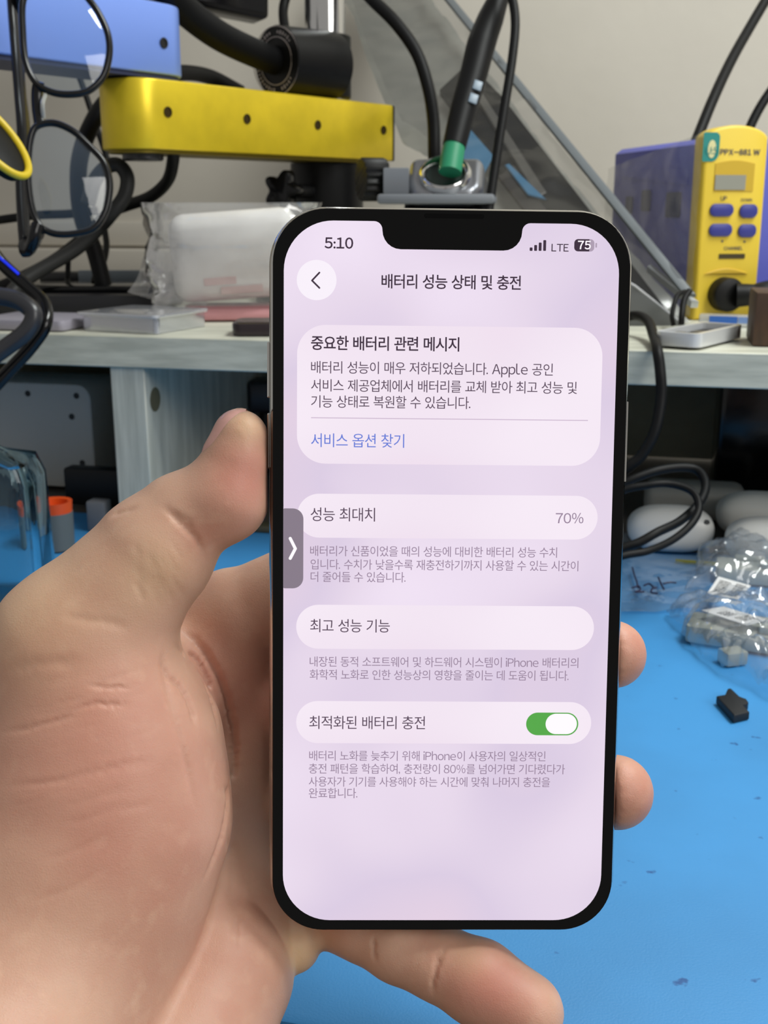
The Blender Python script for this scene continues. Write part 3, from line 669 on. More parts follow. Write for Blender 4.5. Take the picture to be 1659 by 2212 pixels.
MB().tube(bp_, 0.0092, 20).build('boom', mat('black_boom_sleeve', (10, 10, 11), 0.55, spec=0.15), stand)
# cable lug above the socket
cable('usb_cable', 'thin black cable with slim plug rising beside the chrome pole', [(628, -40, 0.80), (612, 20, 0.80), (617, 75, 0.79)], 0.0035)
# monitor corner at the very top
mo = thing('monitor', 'dark corner of a black monitor hanging into the top of the frame', 'monitor', P(450, 20, 0.84))
MM = frame(P(580, 42, 0.86), (P(580, 42, 0.86) - P(395, 6, 0.82)), z=Vector((0.1, -1, 0.1)))
MB(MM).prism(rrect(-0.16, 0.0, 0.0, 0.16, 0.004), -0.02, 0.0, 0.001).build('housing', BLACKGLOSS, mo)
MB(MM).prism(rrect(-0.158, 0.004, -0.003, 0.158, 0.002), 0.0, 0.0006).build('screen', mat('dark_panel', (10, 10, 14), 0.15), mo)

# ================================================================== SOLDERING IRON AND ITS HOLDER
hold = thing('iron_holder', 'silver soldering iron holder with round mouth behind the phone', 'holder', G(960, 668, TOP))
hb = G(960, 668, TOP); hc = P(962, 380, 0.700)
HF = frame((hc.x, hc.y, 0), Vector((1, -0.12, 0)))
MB(HF).box((0, 0.01, (TOP + hc.z - 0.02) / 2), (0.05, 0.05, hc.z - 0.02 - TOP), 0.006).build('column', mat('dark_grey_casting', (64, 66, 70), 0.45, 0.4), hold)
tilt = Matrix.Rotation(R(42), 4, 'X')
MH = Matrix.Translation(hc) @ HF.to_3x3().to_4x4() @ tilt
MB(MH).prism(rrect(-0.025, -0.018, 0.025, 0.020, (0.012, 0.012, 0.006, 0.006)), -0.012, 0.0, 0.004, 3, 0.9).build('mouth_block', SILVER, hold, 60)
MB(MH).lathe([(0.0165, -0.002), (0.0165, 0.003), (0.0145, 0.0045), (0.0122, 0.003), (0.0118, -0.004)], 40, cap=False).build('mouth_ring', CHROME, hold, 60)
MB(MH).prism([(0.0118 * math.cos(k * math.pi / 16), 0.0118 * math.sin(k * math.pi / 16)) for k in range(32)], 0.0, 0.0006).build('mouth_hole', mat('holder_inside', (20, 40, 34), 0.5), hold)
MB(MH).prism(rrect(-0.026, -0.024, 0.026, 0.021, 0.010), -0.022, -0.012, 0.003, 2).build('lower_body', mat('black_holder_body', (30, 31, 34), 0.35), hold, 60)
pc2 = P(955, 434, 0.700)
MB(HF).box((-0.004, 0.0, pc2.z - hc.z + hc.z + 0.001), (0.072, 0.058, 0.006), 0.002).build('ledge', GREYPL, hold)
bq = P(853, 392, 0.708)
MB(frame(bq, (1, -0.1, 0))).prism([(-0.006, -0.013), (0.010, -0.013), (0.004, 0.013), (-0.006, 0.013)], -0.008, 0.008, 0.001).build('bracket', GREYPL, hold)
kq = P(806, 388, 0.712); Mk = frame(kq, Vector((0, 0, 1)), z=Vector((-1, -0.35, 0)))
MB(Mk).prism([((0.0128 + 0.0007 * math.cos(18 * t)) * math.cos(t), (0.0128 + 0.0007 * math.cos(18 * t)) * math.sin(t)) for t in [2 * math.pi * k / 108 for k in range(108)]], -0.008, 0.0085, 0.001).build('grip_knob', BLACK, hold)
iron = thing('soldering_iron', 'black soldering iron with green collar standing in the silver holder', 'soldering iron', P(968, 365, 0.690))
def ip(px, py): t = (365 - py) / 365; return P(px, py, 0.690 + 0.02 * t)
MB().tube([ip(972, 372), ip(976, 345), ip(982, 312)], [0.0072, 0.0072, 0.0068], 24).build('green_collar', mat('green_sleeve', (38, 138, 98), 0.5), iron)
MB().tube(catmull([ip(981, 316), ip(1000, 240), ip(1022, 165), ip(1040, 95), ip(1060, 40), ip(1082, -15), ip(1110, -80)], 8), [0.0074, 0.0082, 0.0087, 0.0092, 0.0084, 0.0062, 0.0052], 24).build('handle', mat('black_iron_grip', (14, 14, 15), 0.5, spec=0.25), iron)
for (px, py) in ((1023, 188), (1014, 216)):
    q = ip(px, py) + Vector((0.0018, -0.0088, 0)); dd = (ip(1022, 165) - ip(1000, 240)).normalized()
    MB(frame(q, dd, z=Vector((0.1, -1, 0.1)))).box((0, 0, 0), (0.0062, 0.0054, 0.0012), 0.0003).build('grey_mark', mat('blue_grey_mark', (130, 146, 160), 0.4), iron)
cable('power_cable', 'thick black cable curving down behind the silver iron holder', [(740, -70, 0.78), (800, -5, 0.775), (855, 50, 0.77), (900, 115, 0.768), (925, 190, 0.766), (936, 260, 0.765), (938, 330, 0.765), (940, 400, 0.775)], 0.0044)
cable('iron_cable', 'thin black cord hanging straight down right of the soldering iron', [(1085, -80, 0.69), (1105, -10, 0.69), (1113, 50, 0.688), (1106, 130, 0.685), (1090, 230, 0.682), (1074, 330, 0.68), (1058, 440, 0.678), (1045, 560, 0.676)], 0.0029)

# ================================================================== LEANING ANTISTATIC BAG WITH A PANEL
BT0 = P(1500, 699, 0.672); BT1 = P(940, -5, 0.935)
bx_ = (BT0 - BT1).normalized(); bn = Vector((0.12, -0.93, 0.33)); bn = (bn - bx_ * bn.dot(bx_)).normalized(); by_ = bn.cross(bx_)   # by_ points to the upper right edge
LF = Matrix((bx_, by_, bn)).transposed().to_4x4(); LF.translation = BT1
LFI = LF.inverted(); BL = (BT0 - BT1).length
def lb(px, py):
    while True:
        o = LFI @ CAM; d = LFI @ (CAM + ray(px, py)) - o; t = -o.z / d.z; q = o + d * t
        if (LF @ q).z > TOP + 0.006: return q.x, q.y
        py -= 1.0                                    # nothing of it reaches below the shelf top
bag_px = [(1497, 712), (1200, 330), (1100, 195), (940, -5), (900, -70), (700, -80), (762, 20), (790, 110), (838, 220), (872, 296), (906, 312), (930, 330), (1060, 470), (1330, 740)]
bagp = [lb(*p) for p in bag_px]
# front film as a fine sheet clipped to the outline: a fan of strips
def outline_sheet(pts, M, amp, scale, seed, z, n=26):
    me = MB(M); c = Vector((sum(p[0] for p in pts) / len(pts), sum(p[1] for p in pts) / len(pts), 0))
    dense = []
    for a, b in zip(pts, pts[1:] + pts[:1]):
        for k in range(10): dense.append(Vector((a[0] + (b[0] - a[0]) * k / 10, a[1] + (b[1] - a[1]) * k / 10, 0)))
    bm = bmesh.new(); vs_ = [bm.verts.new(p) for p in dense]; bm.faces.new(vs_); bmesh.ops.triangulate(bm, faces=bm.faces)
    for it in range(3): bmesh.ops.subdivide_edges(bm, edges=[e for e in bm.edges if e.calc_length() > 0.012], cuts=1, use_grid_fill=False)
    bmesh.ops.triangulate(bm, faces=bm.faces)
    for v in bm.verts: v.co.z = z + crumple(v.co, amp, scale, seed)
    me.bm.free(); me.bm = bm; bm.transform(M); return me
bag = thing('antistatic_bag', 'large grey antistatic bag with dark panel leaning diagonally behind the iron', 'bag', BT0)
esd = film('grey_shield_film', (150, 152, 150), 0.035, 0.2, 0.2, 40, 0.09, (228, 229, 230))
outline_sheet(bagp, LF, 0.009, 13, 3, 0.010).build('front_film', esd, bag, 180)
outline_sheet(bagp, LF, 0.004, 24, 9, -0.008).build('back_film', film('grey_shield_back', (120, 122, 116), 0.8, 0.3, 0.2, 40, 0.2), bag, 180)
# seam along the right edge
s0, s1 = lb(1497, 712), lb(905, -60)
MB(LF).prism([(s0[0], s0[1]), (s1[0], s1[1]), (s1[0] + 0.004, s1[1] - 0.0065), (s0[0] - 0.004, s0[1] - 0.0065)], 0.0125, 0.0155, 0.001).build('edge_seam', mat('grey_bag_edge', (104, 110, 114), 0.45), bag)
pan = thing('display_panel', 'dark display panel with grey strips inside the leaning antistatic bag', 'panel', BT0)
def poly(pxs, z0, z1, name, m): MB(LF).prism([lb(*p) for p in pxs], z0, z1, 0.0006, 1).build(name, m, pan)
poly([(950, 200), (1012, 142), (1085, 215), (1440, 690), (1330, 730), (1150, 470)], -0.003, 0.003, 'panel_body', mat('black_panel', (9, 9, 11), 0.4, spec=0.15))
poly([(1022, 214), (1036, 206), (1180, 430), (1160, 440)], 0.003, 0.006, 'metal_strip', mat('grey_strip', (118, 116, 112), 0.35, 0.6))
poly([(1075, 395), (1110, 370), (1330, 700), (1290, 715)], 0.003, 0.0055, 'metal_strip', mat('brown_strip', (70, 66, 64), 0.4, 0.5))
poly([(1090, 375), (1100, 372), (1180, 450), (1140, 440)], 0.006, 0.0075, 'blue_strip', mat('blue_tape', (70, 130, 170), 0.4))
poly([(958, 318), (1000, 276), (1066, 352), (1040, 400)], 0.004, 0.0065, 'blue_strip', mat('blue_tape', (70, 130, 170), 0.4))
poly([(1395, 600), (1404, 596), (1505, 705), (1490, 712)], 0.004, 0.010, 'bright_rim', mat('bright_rim', (220, 224, 226), 0.2, 0.5))
# grey plate of the bag's lower end
tray = thing('grey_tray', 'dark grey slanted plate right of the phone, in front of the blue station', 'tray', P(1400, 720, 0.66))
tp = [P(1340, 600, 0.655), P(1372, 618, 0.655), P(1482, 706, 0.672), P(1340, 716, 0.665)]
tn = (tp[1] - tp[0]).cross(tp[3] - tp[0]).normalized(); TF = frame(tp[0], tp[2] - tp[0], z=tn); TFI = TF.inverted()
MB(TF).prism([(TFI @ p).to_2d() for p in tp], -0.003, 0.0, 0.0006).build('plate', mat('grey_plate', (96, 98, 100), 0.4), tray)
MB().tube([tp[0], tp[1], tp[2]], 0.0008, 8).build('rim', mat('light_rim', (170, 172, 176), 0.3), tray)

# ================================================================== SOLDERING STATION
so = G(1492, 690, TOP); sd = Vector((-math.sin(R(10)), math.cos(R(10)), 0)); sx = Vector((sd.y, -sd.x, 0))
KF = frame(so, sx)                                     # x right along the front, y back, z up
st = thing('soldering_station', 'blue soldering station with yellow front panel at the right of the shelf', 'soldering station', so)
bluem = mat('blue_station_plastic', (88, 94, 192), 0.45, bump=0.05, bscale=1500); yelm = mat('yellow_station_plastic', (232, 200, 60), 0.42, bump=0.04, bscale=1500)
SF = KF @ Matrix((( 1, 0, 0, 0), (0, 0, 1, 0), (0, 1, 0, 0), (0, 0, 0, 1)))  # prism in x-z, extruded along y
bodyo = [(0.0015, 0.0), (0.066, 0.0), (0.066, 0.104), (0.058, 0.1095), (0.006, 0.1095), (0.0015, 0.106)]
MB(SF).prism(bodyo, 0.008, 0.150, 0.003, 3).build('housing', bluem, st, 50)
# swept side vents: recessed darker band and slots on the left flank
SL = KF @ Matrix(((0, 0, -1, 0), (1, 0, 0, 0), (0, 1, 0, 0), (0, 0, 0, 1)))  # prism in y-z, facing left
MB(SL).prism([(0.02, 0.082), (0.132, 0.090), (0.132, 0.095), (0.02, 0.092)], -0.0015, -0.0006).build('side_rib', bluem, st)
for (y, z, w_, h_) in ((0.040, 0.070, 0.022, 0.016), (0.085, 0.073, 0.015, 0.014), (0.115, 0.070, 0.012, 0.012)):
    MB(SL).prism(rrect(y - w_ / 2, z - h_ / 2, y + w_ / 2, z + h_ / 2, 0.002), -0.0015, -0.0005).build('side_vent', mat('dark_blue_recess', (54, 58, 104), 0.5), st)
# yellow front: outline tapers downwards, arched top
fr_ = [(0.0, 0.0), (0.0412, 0.0), (0.0412, 0.05), (0.0405, 0.108)] + [(0.0200 + 0.0205 * math.cos(R(k * 9)), 0.108 + 0.0085 * math.sin(R(k * 9))) for k in range(1, 20)] + [(-0.0005, 0.108), (-0.0002, 0.05)]
MB(SF).prism(fr_, -0.004, 0.012, 0.002, 3).build('front_panel', yelm, st, 60)
FF = KF @ Matrix(((1, 0, 0, 0), (0, 0, -1, -0.004), (0, 1, 0, 0), (0, 0, 0, 1)))  # x right, y up on the front face, z towards the viewer
FFI = FF.inverted()
def fp(px, py):
    o = FFI @ CAM; d = FFI @ (CAM + ray(px, py)) - o; t = -o.z / d.z; return o.x + d.x * t, o.y + d.y * t
def fbox(px0, py0, px1, py1): a = fp(px0, py1); b = fp(px1, py0); return a[0], a[1], b[0], b[1]
x0, y0, x1, y1 = fbox(1541, 350, 1631, 413)
hood = [(x0, y0), (x1, y0), (x1, y1 - 0.001)] + [(x0 + (x1 - x0) * (1 - k / 8), y1 - 0.001 + 0.0018 * math.sin(math.pi * k / 8)) for k in range(1, 8)] + [(x0, y1 - 0.001)]
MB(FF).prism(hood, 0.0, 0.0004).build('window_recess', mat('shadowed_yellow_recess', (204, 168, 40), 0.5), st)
inr = [(x0 + 0.0003, y0 + 0.0008), (x1 - 0.0055, y0 + 0.0008), (x1 - 0.0055, y0 + 0.0095), (x0 + 0.0003, y0 + 0.0095)]
MB(FF).prism(inr, 0.0004, 0.0009).build('display_window', mat('grey_display', (150, 150, 140), 0.2), st)
for (px0, py0, px1, py1) in ((1531, 440, 1584, 468), (1595, 441, 1636, 471), (1529, 483, 1581, 511), (1592, 484, 1633, 513)):
    x0, y0, x1, y1 = fbox(px0, py0, px1, py1); MB(FF).prism(rrect(x0, y0, x1, y1, 0.0036), 0.0, 0.0018, 0.0007, 2).build('button', mat('blue_button', (54, 58, 140), 0.35), st)
for (t, a, b, yb) in (('UP', 1556, 1570, 433), ('DOWN', 1600, 1624, 435), ('CHANNEL', 1563, 1604, 540), ('PPX-881 W', 1555, 1641, 334)):
    xa, ya = fp(a, yb); xb, _ = fp(b, yb); text_on(FF, t, xa, xb, ya, mat('dark_print', (62, 62, 84), 0.6), 'printed_text', st, 0.0003, 0.03 if len(t) > 7 else 0.01)
for (px, py) in ((1560, 521), (1608, 522)):
    xa, ya = fp(px, py); MB(FF).prism([(xa + 0.0007 * math.cos(k * math.pi / 6), ya + 0.0007 * math.sin(k * math.pi / 6)) for k in range(12)], 0.0, 0.0003).build('printed_dot', MATS['dark_print'], st)
x0, y0, x1, y1 = fbox(1552, 548, 1609, 559); MB(FF).prism(rrect(x0, y0, x1, y1, 0.0004), 0.0, 0.0004).build('card_slot', mat('slot_dark', (60, 48, 12), 0.5), st)
x0, y0, x1, y1 = fbox(1520, 578, 1616, 592)
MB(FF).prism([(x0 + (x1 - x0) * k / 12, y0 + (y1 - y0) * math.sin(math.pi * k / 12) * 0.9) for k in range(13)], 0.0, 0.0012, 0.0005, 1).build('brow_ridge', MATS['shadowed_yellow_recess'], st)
# teal emblem: rounded D with a pale oval
x0, y0, x1, y1 = fbox(1516, 286, 1556, 349)
MB(FF).prism(rrect(x0, y0, x1, y1, (0.0008, 0.005, 0.003, 0.001)), 0.0, 0.0004).build('emblem', mat('teal_emblem', (28, 134, 128), 0.45), st)
ec = fp(1537, 322); MB(FF).prism([(ec[0] + 0.0026 * math.cos(k * math.pi / 14), ec[1] + 0.0052 * math.sin(k * math.pi / 14)) for k in range(28)], 0.0004, 0.0007).build('emblem_oval', mat('pale_emblem', (220, 214, 160), 0.5), st)
xa, ya = fp(1523, 333); xb, _ = fp(1550, 333); text_on(FF, 'U:S', xa, xb, ya, MATS['teal_emblem'], 'emblem_text', st, 0.001)
# connector and its plug
cx_, cy_ = fp(1562, 635)
MB(FF @ Matrix.Translation((cx_, cy_, 0))).lathe([(0.0105, 0), (0.0105, 0.008), (0.0098, 0.010), (0.007, 0.011)], 40).build('connector', BLACK, st)
cable('connector_plug', 'black round plug and cord leaving the yellow panel to the right', [FF @ Vector((cx_ + 0.003, cy_, 0.012)), FF @ Vector((cx_ + 0.012, cy_ + 0.0005, 0.016)), FF @ Vector((cx_ + 0.022, cy_ + 0.001, 0.018)), FF @ Vector((cx_ + 0.040, cy_, 0.020)), FF @ Vector((cx_ + 0.09, cy_ - 0.004, 0.02))], [0.0075, 0.0066, 0.0086, 0.0088, 0.008], BLACK, world=True, cat='plug')
# clear sleeve over the flank
sl = [KF @ Vector(p) for p in ((-0.0035, 0.150, 0.002), (-0.0035, -0.0075, 0.003), (-0.0025, -0.0065, 0.112), (-0.0030, 0.150, 0.096))]
setp(sheet(sl, 40, 34, 0.0011, 26, 5, nrm=-sx).build('plastic_cover', film('clear_cover', (235, 238, 245), 0.13, 0.12, 0.05, 30, 0.12), angle=180), 'clear plastic cover hanging over the left flank of the blue station', 'cover')
for i, (nm, lab, pts, r_) in enumerate((
    ('station_cable', 'flat dark cord rising from the top of the blue station', [KF @ Vector((0.018, 0.05, 0.109)), P(1540, 215, 0.74), P(1580, 130, 0.76), P(1625, 50, 0.78), P(1690, -60, 0.80)], 0.0036),
    ('station_cable', 'dark cord at the right edge behind the blue station', [P(1608, 300, 0.80), P(1640, 235, 0.80), P(1680, 175, 0.80), P(1760, 60, 0.80)], 0.0034))):
    cable(nm, lab, pts, r_, world=True)

# ---- things in front of the station
def on_top(px, py): return G(px, py, TOP)
# bare silver phone chassis lying flat
c0, c1, c2 = on_top(1432, 745), on_top(1510, 757), on_top(1605, 733)
xx = (c2 - c1).normalized(); PFm = frame(c1 + Vector((0, 0, 0.0012)), xx)
lenx = (c2 - c1).length
ch = thing('phone_chassis', 'bare silver phone frame lying on the shelf before the blue station', 'phone frame', c1)
o_ = rrect(-0.001, 0.0, lenx, 0.024, 0.005); i_ = rrect(0.0025, 0.0030, lenx - 0.0035, 0.0212, 0.003)
MB(PFm).ring(o_, i_, 0.0, 0.0068).build('frame_band', mat('bright_silver_band', (228, 230, 232), 0.3, 0.35), ch, 50)
MB(PFm).prism(i_, 0.001, 0.0035).build('mid_plate', mat('dark_inner_plate', (52, 52, 56), 0.4, 0.4), ch)
for k, (x, y, w_, h_) in enumerate(((0.012, 0.012, 0.010, 0.008), (0.026, 0.016, 0.006, 0.012), (0.014, 0.034, 0.014, 0.010))):
    MB(PFm).box((x * 0.9, 0.004 + y * 0.4, 0.0045), (w_, h_ * 0.5, 0.002), 0.0004).build('circuit_block', mat('circuit_block', (120, 118, 116), 0.35, 0.6), ch)
MB(PFm).cyl((lenx * 0.86, -0.0003, 0.0034), (lenx * 0.86, 0.0003, 0.0034), 0.0026).build('corner_mark', mat('grey_corner', (160, 156, 156), 0.4), ch)
# black loops standing behind it
cable('wire_loop', 'small black wire loop standing beside the yellow front panel', [(1455, 704, 0.645), (1452, 680, 0.645), (1460, 645, 0.648), (1473, 632, 0.652), (1490, 630, 0.655)], 0.0014)
cable('wire_loop', 'black wire strand right of the small loop before the yellow panel', [(1472, 702, 0.640), (1473, 680, 0.640), (1478, 648, 0.644), (1490, 628, 0.648)], 0.0018)
# brown block
bq = on_top(1625, 748); BFm = frame(bq, U)
bb_ = thing('wooden_block', 'dark brown wooden block at the right end of the shelf', 'block', bq)
MB(BFm).box((0.028, 0.02, 0.0135), (0.056, 0.04, 0.027), 0.001).build('block', mat('brown_wood', (84, 60, 44), 0.55, vary=0.2, vscale=60, stretch=(4, 4, 1)), bb_)
# clear strip with blue print
q0, q1 = on_top(1520, 704), on_top(1640, 708)
Ms = frame(q0 + Vector((0, 0, 0.0)), q1 - q0)
lbg = thing('label_strip', 'clear packet with blue printed strip at the foot of the yellow panel', 'packet', q0)
MB(Ms).box((0.018, 0.003, 0.0035), (0.042, 0.006, 0.007), 0.001).build('packet', film('packet_film', (225, 228, 232), 0.5, 0.15), lbg)
MB(Ms).box((0.011, -0.0004, 0.0040), (0.016, 0.0006, 0.004)).build('blue_print', mat('blue_print', (50, 104, 190), 0.5), lbg)
MB(Ms).box((0.025, -0.0004, 0.0040), (0.011, 0.0006, 0.0036)).build('blue_print', mat('pale_blue_print', (120, 150, 206), 0.5), lbg)

# cable falling over the shelf front
cable('charging_cable', 'black cable draped over the shelf edge right of the phone', [(1340, 688, 0.62), (1375, 682, 0.612), (1400, 695, 0.598), (1412, 726, 0.572), (1419, 752, 0.547), (1426, 800, 0.542), (1428, 860, 0.542), (1415, 930, 0.542), (1385, 985, 0.544), (1350, 1015, 0.546), (1300, 1070, 0.552), (1250, 1130, 0.56), (1190, 1180, 0.57)], 0.0027)

# ================================================================== LEFT OF THE SHELF
# clear case
a0, a1, a2 = on_top(176, 713), on_top(340, 722), on_top(416, 704)
case = thing('plastic_case', 'shallow clear plastic case lying on the front edge of the shelf', 'case', a0)
CFm = frame(a0, a1 - a0); wx = (a1 - a0).length; clearp = film('frosted_clear_plastic', (200, 206, 222), 0.42, 0.12, 0, 60, 0.6)
MB(CFm).ring(rrect(0, 0, wx, 0.05, 0.003), rrect(0.0012, 0.0012, wx - 0.0012, 0.0488, 0.002), 0.0, 0.0085).build('tray', clearp, case)
MB(CFm).prism(rrect(0.001, 0.001, wx - 0.001, 0.049, 0.002), 0.0002, 0.0012).build('bottom', clearp, case)
MB(CFm).prism(rrect(-0.0025, -0.0025, wx + 0.0015, 0.052, 0.004), 0.0086, 0.0105, 0.0004).build('lid', film('milky_lid', (222, 225, 234), 0.55, 0.15, 0, 60, 0.5), case)
MB(CFm).box((wx * 0.45, 0.024, 0.0044), (wx * 0.7, 0.032, 0.005), 0.001).build('foam_insert', mat('dark_insert', (86, 90, 108), 0.6), case)
# foam block wrapped in film, on a pink pad
f0 = on_top(470, 694); FBm = frame(f0, Vector((1, 0.10, 0)))
setp(MB(FBm).prism(rrect(-0.022, -0.004, 0.06, 0.04, 0.008), 0.0004, 0.0085, 0.003, 2).build('pink_foam', mat('pink_foam', (196, 140, 144), 0.75, bump=0.3, bscale=300)), 'pink foam pad under the white wrapped block', 'foam pad')
fb = setp(MB(FBm).box((0.012, 0.026, 0.0395), (0.080, 0.042, 0.054), 0.010, 4, rot=Matrix.Rotation(R(-4), 3, 'Y')).build('foam_block', mat('white_foam', (236, 234, 232), 0.55, vary=0.04, vscale=50), angle=80), 'white rounded block wrapped in clear film left of the phone', 'block')
for (z, x0_, x1_) in ((0.024, -0.006, 0.014), (0.018, 0.004, 0.03)):
    MB(FBm @ Matrix.Rotation(R(-4), 4, 'Y')).box(((x0_ + x1_) / 2, 0.0046, z), (x1_ - x0_, 0.0004, 0.0045), 0.0001, 1).build('faded_print', mat('faded_pink_print', (218, 186, 184), 0.7), fb)
wrapm = film('clear_wrap', (240, 240, 240), 0.14, 0.12, 0.4, 60, 0.6)
wr = thing('plastic_wrap', 'clear crumpled film bag around the white block, gathered at its left', 'bag', on_top(330, 690))
def wrap_f(u, v):                                     # a closed sleeve round the block
    a = 2 * math.pi * u; p = Vector((0.012 + 0.053 * math.copysign(abs(math.cos(a)) ** 0.45, math.cos(a)), 0.026 + 0.031 * math.copysign(abs(math.sin(a)) ** 0.45, math.sin(a)), 0.0098 + 0.0615 * v))
    q = FBm @ p; return q + (q - (FBm @ Vector((0.012, 0.026, p.z)))).normalized() * (crumple(q, 0.0045, 34, 2))
m_ = MB().grid(wrap_f, 64, 26); m_.build('sleeve', wrapm, wr, 180)
sheet([P(278, 634, 0.70), P(440, 676, 0.70), P(446, 556, 0.70), P(322, 540, 0.71)], 40, 40, 0.007, 16, 8, nrm=(0, -1, 0.2)).build('loose_corner', film('clear_wrap_corner', (190, 188, 184), 0.28, 0.14, 0.15, 60, 0.5), wr, 180)
# dark flat phone under it
d0 = on_top(500, 727)
dp = thing('spare_phone', 'dark phone lying flat on the shelf just left of the held phone', 'phone', d0)
DFm = frame(d0, Vector((1, 0.02, 0)))
MB(DFm).prism(rrect(0, 0.0, 0.07, 0.12 * 0.25, 0.006), 0.0002, 0.0072, 0.001).build('body', mat('dark_phone_body', (52, 44, 48), 0.25, 0.3), dp)
MB(DFm).prism(rrect(0.002, 0.002, 0.068, 0.028, 0.005), 0.0072, 0.0076).build('glass', BLACKGLOSS, dp)
# flat dark things at the back
t0 = on_top(88, 690)
bt = thing('black_tray', 'flat black tray with grey fittings at the left of the shelf', 'tray', t0); TFm = frame(t0, Vector((1, 0.02, 0)))
MB(TFm).box((0.018, 0.07, 0.0075), (0.105, 0.13, 0.0144), 0.002).build('base', mat('tray_black', (26, 26, 30), 0.4), bt)
MB(TFm).box((0.018, 0.125, 0.0190), (0.10, 0.018, 0.008), 0.002).build('back_rail', mat('tray_black', (26, 26, 30), 0.4), bt)
MB(TFm).box((0.020, 0.114, 0.0200), (0.045, 0.003, 0.009), 0.001).build('grey_fitting', mat('grey_fitting', (122, 132, 140), 0.4), bt)
MB(TFm).box((0.050, 0.1125, 0.0215), (0.010, 0.002, 0.003), 0.0005).build('pale_tab', mat('pale_tab', (204, 196, 190), 0.5), bt)
MB(TFm).box((0.020, 0.05, 0.0170), (0.09, 0.05, 0.004), 0.001).build('black_insert', BLACKGLOSS, bt)
bw = G(160, 612, TOP + 0.012)
setp(sheet([SP(150, 612, 0.282), SP(306, 612, 0.282), SP(306, 588, 0.290), SP(150, 590, 0.290)], 60, 12, 0.006, 160, 4, nrm=(0, -1, 0.3)).build('bubble_wrap', mat('silver_bubble_wrap', (186, 188, 190), 0.25, 0.3, bump=0.5, bscale=220), angle=180), 'strip of silvery bubble wrap along the back of the shelf', 'wrap')
g0 = on_top(-60, 712)
setp(MB(frame(g0, U)).prism(rrect(0, 0, 0.058, 0.05, 0.004), 0.0003, 0.0062, 0.001).build('flat_case', mat('mauve_grey_case', (150, 146, 158), 0.45)), 'flat mauve-grey case on the left end of the shelf', 'case')

# cables in the left background
cable('monitor_cable', 'thick black cable sweeping from the yellow arm down past the glasses', [(520, 200, 0.86), (450, 165, 0.84), (380, 158, 0.80), (300, 180, 0.76), (235, 215, 0.74), (195, 275, 0.73), (172, 345, 0.73), (170, 420, 0.73), (180, 480, 0.735), (205, 545, 0.74), (225, 620, 0.745)], 0.0056)
cable('arm_cable', 'black cable dropping from the bolt of the yellow arm and curving left', [(372, 322, 0.69), (374, 345, 0.70), (362, 390, 0.72), (325, 425, 0.735), (270, 445, 0.75), (235, 460, 0.757), (190, 505, 0.757), (120, 560, 0.75), (50, 598, 0.755), (0, 620, 0.755)], 0.0040)
cable('bent_cable', 'dark grey cable bent into a hook right of the lower spectacle lens', [(190, 440, 0.70), (205, 390, 0.70), (232, 360, 0.70), (258, 358, 0.70), (275, 385, 0.70), (268, 425, 0.70), (240, 462, 0.70), (215, 490, 0.71), (160, 540, 0.71), (60, 600, 0.70), (10, 650, 0.69)], 0.0046, mat('grey_cable', (44, 44, 43), 0.5, spec=0.25))
cable('thin_cable', 'thin black cable running down behind the spectacles', [(150, 110, 0.80), (180, 190, 0.80), (205, 265, 0.80), (232, 350, 0.80), (232, 420, 0.80), (225, 480, 0.79), (230, 530, 0.78), (222, 570, 0.77), (205, 600, 0.765), (203, 612, 0.762)], 0.0022)
cable('wall_cable', 'black cable lying level behind the lower spectacle lens', [(-60, 485, 0.76), (0, 475, 0.76), (80, 465, 0.76), (150, 462, 0.76), (210, 455, 0.76)], 0.0030)
cable('short_cable', 'short thin black cable dropping onto the black tray', [(142, 530, 0.76), (147, 560, 0.76), (146, 600, 0.76), (146, 616, 0.755)], 0.0018)

# ================================================================== SPECTACLES HANGING
gl_ = thing('eyeglasses', 'dark-rimmed spectacles hanging sideways at the upper left', 'glasses', P(60, 540, 0.53))
GD = 0.53
up_r = [(50, 0), (49, 68), (56, 135), (78, 179), (111, 199), (152, 204), (192, 196), (223, 165), (236, 118), (233, 74), (216, 34), (196, 4), (165, -28), (120, -42), (75, -35)]
lo_r = [(73, 280), (91, 268), (122, 267), (159, 284), (192, 314), (223, 348), (236, 385), (236, 422), (226, 462), (203, 493), (162, 505), (118, 505), (88, 489), (71, 456), (62, 405), (61, 354), (64, 311)]
def gp(x, y, dz=0): return P(x, y, GD + dz + 0.00006 * max(0, x - 60))
rimm = mat('dark_translucent_acetate', (16, 16, 18), 0.2, spec=0.35)
lensm = film('coated_lens', (150, 200, 250), 0.04, 0.03, 0, 60, 0.22, (240, 247, 254))
for rp, nm in ((up_r, 'upper'), (lo_r, 'lower')):
    pts = catmull_closed([gp(x, y) for x, y in rp], 6)
    rm = MB().tube(pts, 0.0021, 10, closed=True, flat=0.78, up=FW).build('rim', rimm, gl_, 60)
    c_ = sum(pts, Vector()) / len(pts)
    MB().tube([p + FW * 0.0016 for p in pts], 0.0008, 8, closed=True).build('inner_groove', mat('clear_rim_edge', (84, 86, 86), 0.15), rm)
    lm = MB(); cv = lm._v(c_ - FW * 0.003); prev = None; rings = []
    for k in range(1, 7):
        t = k / 6; rings.append([lm._v(c_.lerp(p, t) - FW * 0.003 * (1 - t * t)) for p in pts])
    for j in range(len(pts)):
        j2 = (j + 1) % len(pts); lm._face([cv, rings[0][j], rings[0][j2]])
        for a_, b_ in zip(rings, rings[1:]): lm._face([a_[j], b_[j], b_[j2], a_[j2]])
    lm.build('lens', lensm, gl_, 180)
MB().tube(catmull([gp(84, 176), gp(80, 200, 0.002), gp(81, 235, 0.002), gp(86, 270)], 8), 0.0021, 10, flat=1.3, up=FW).build('bridge', rimm, gl_)
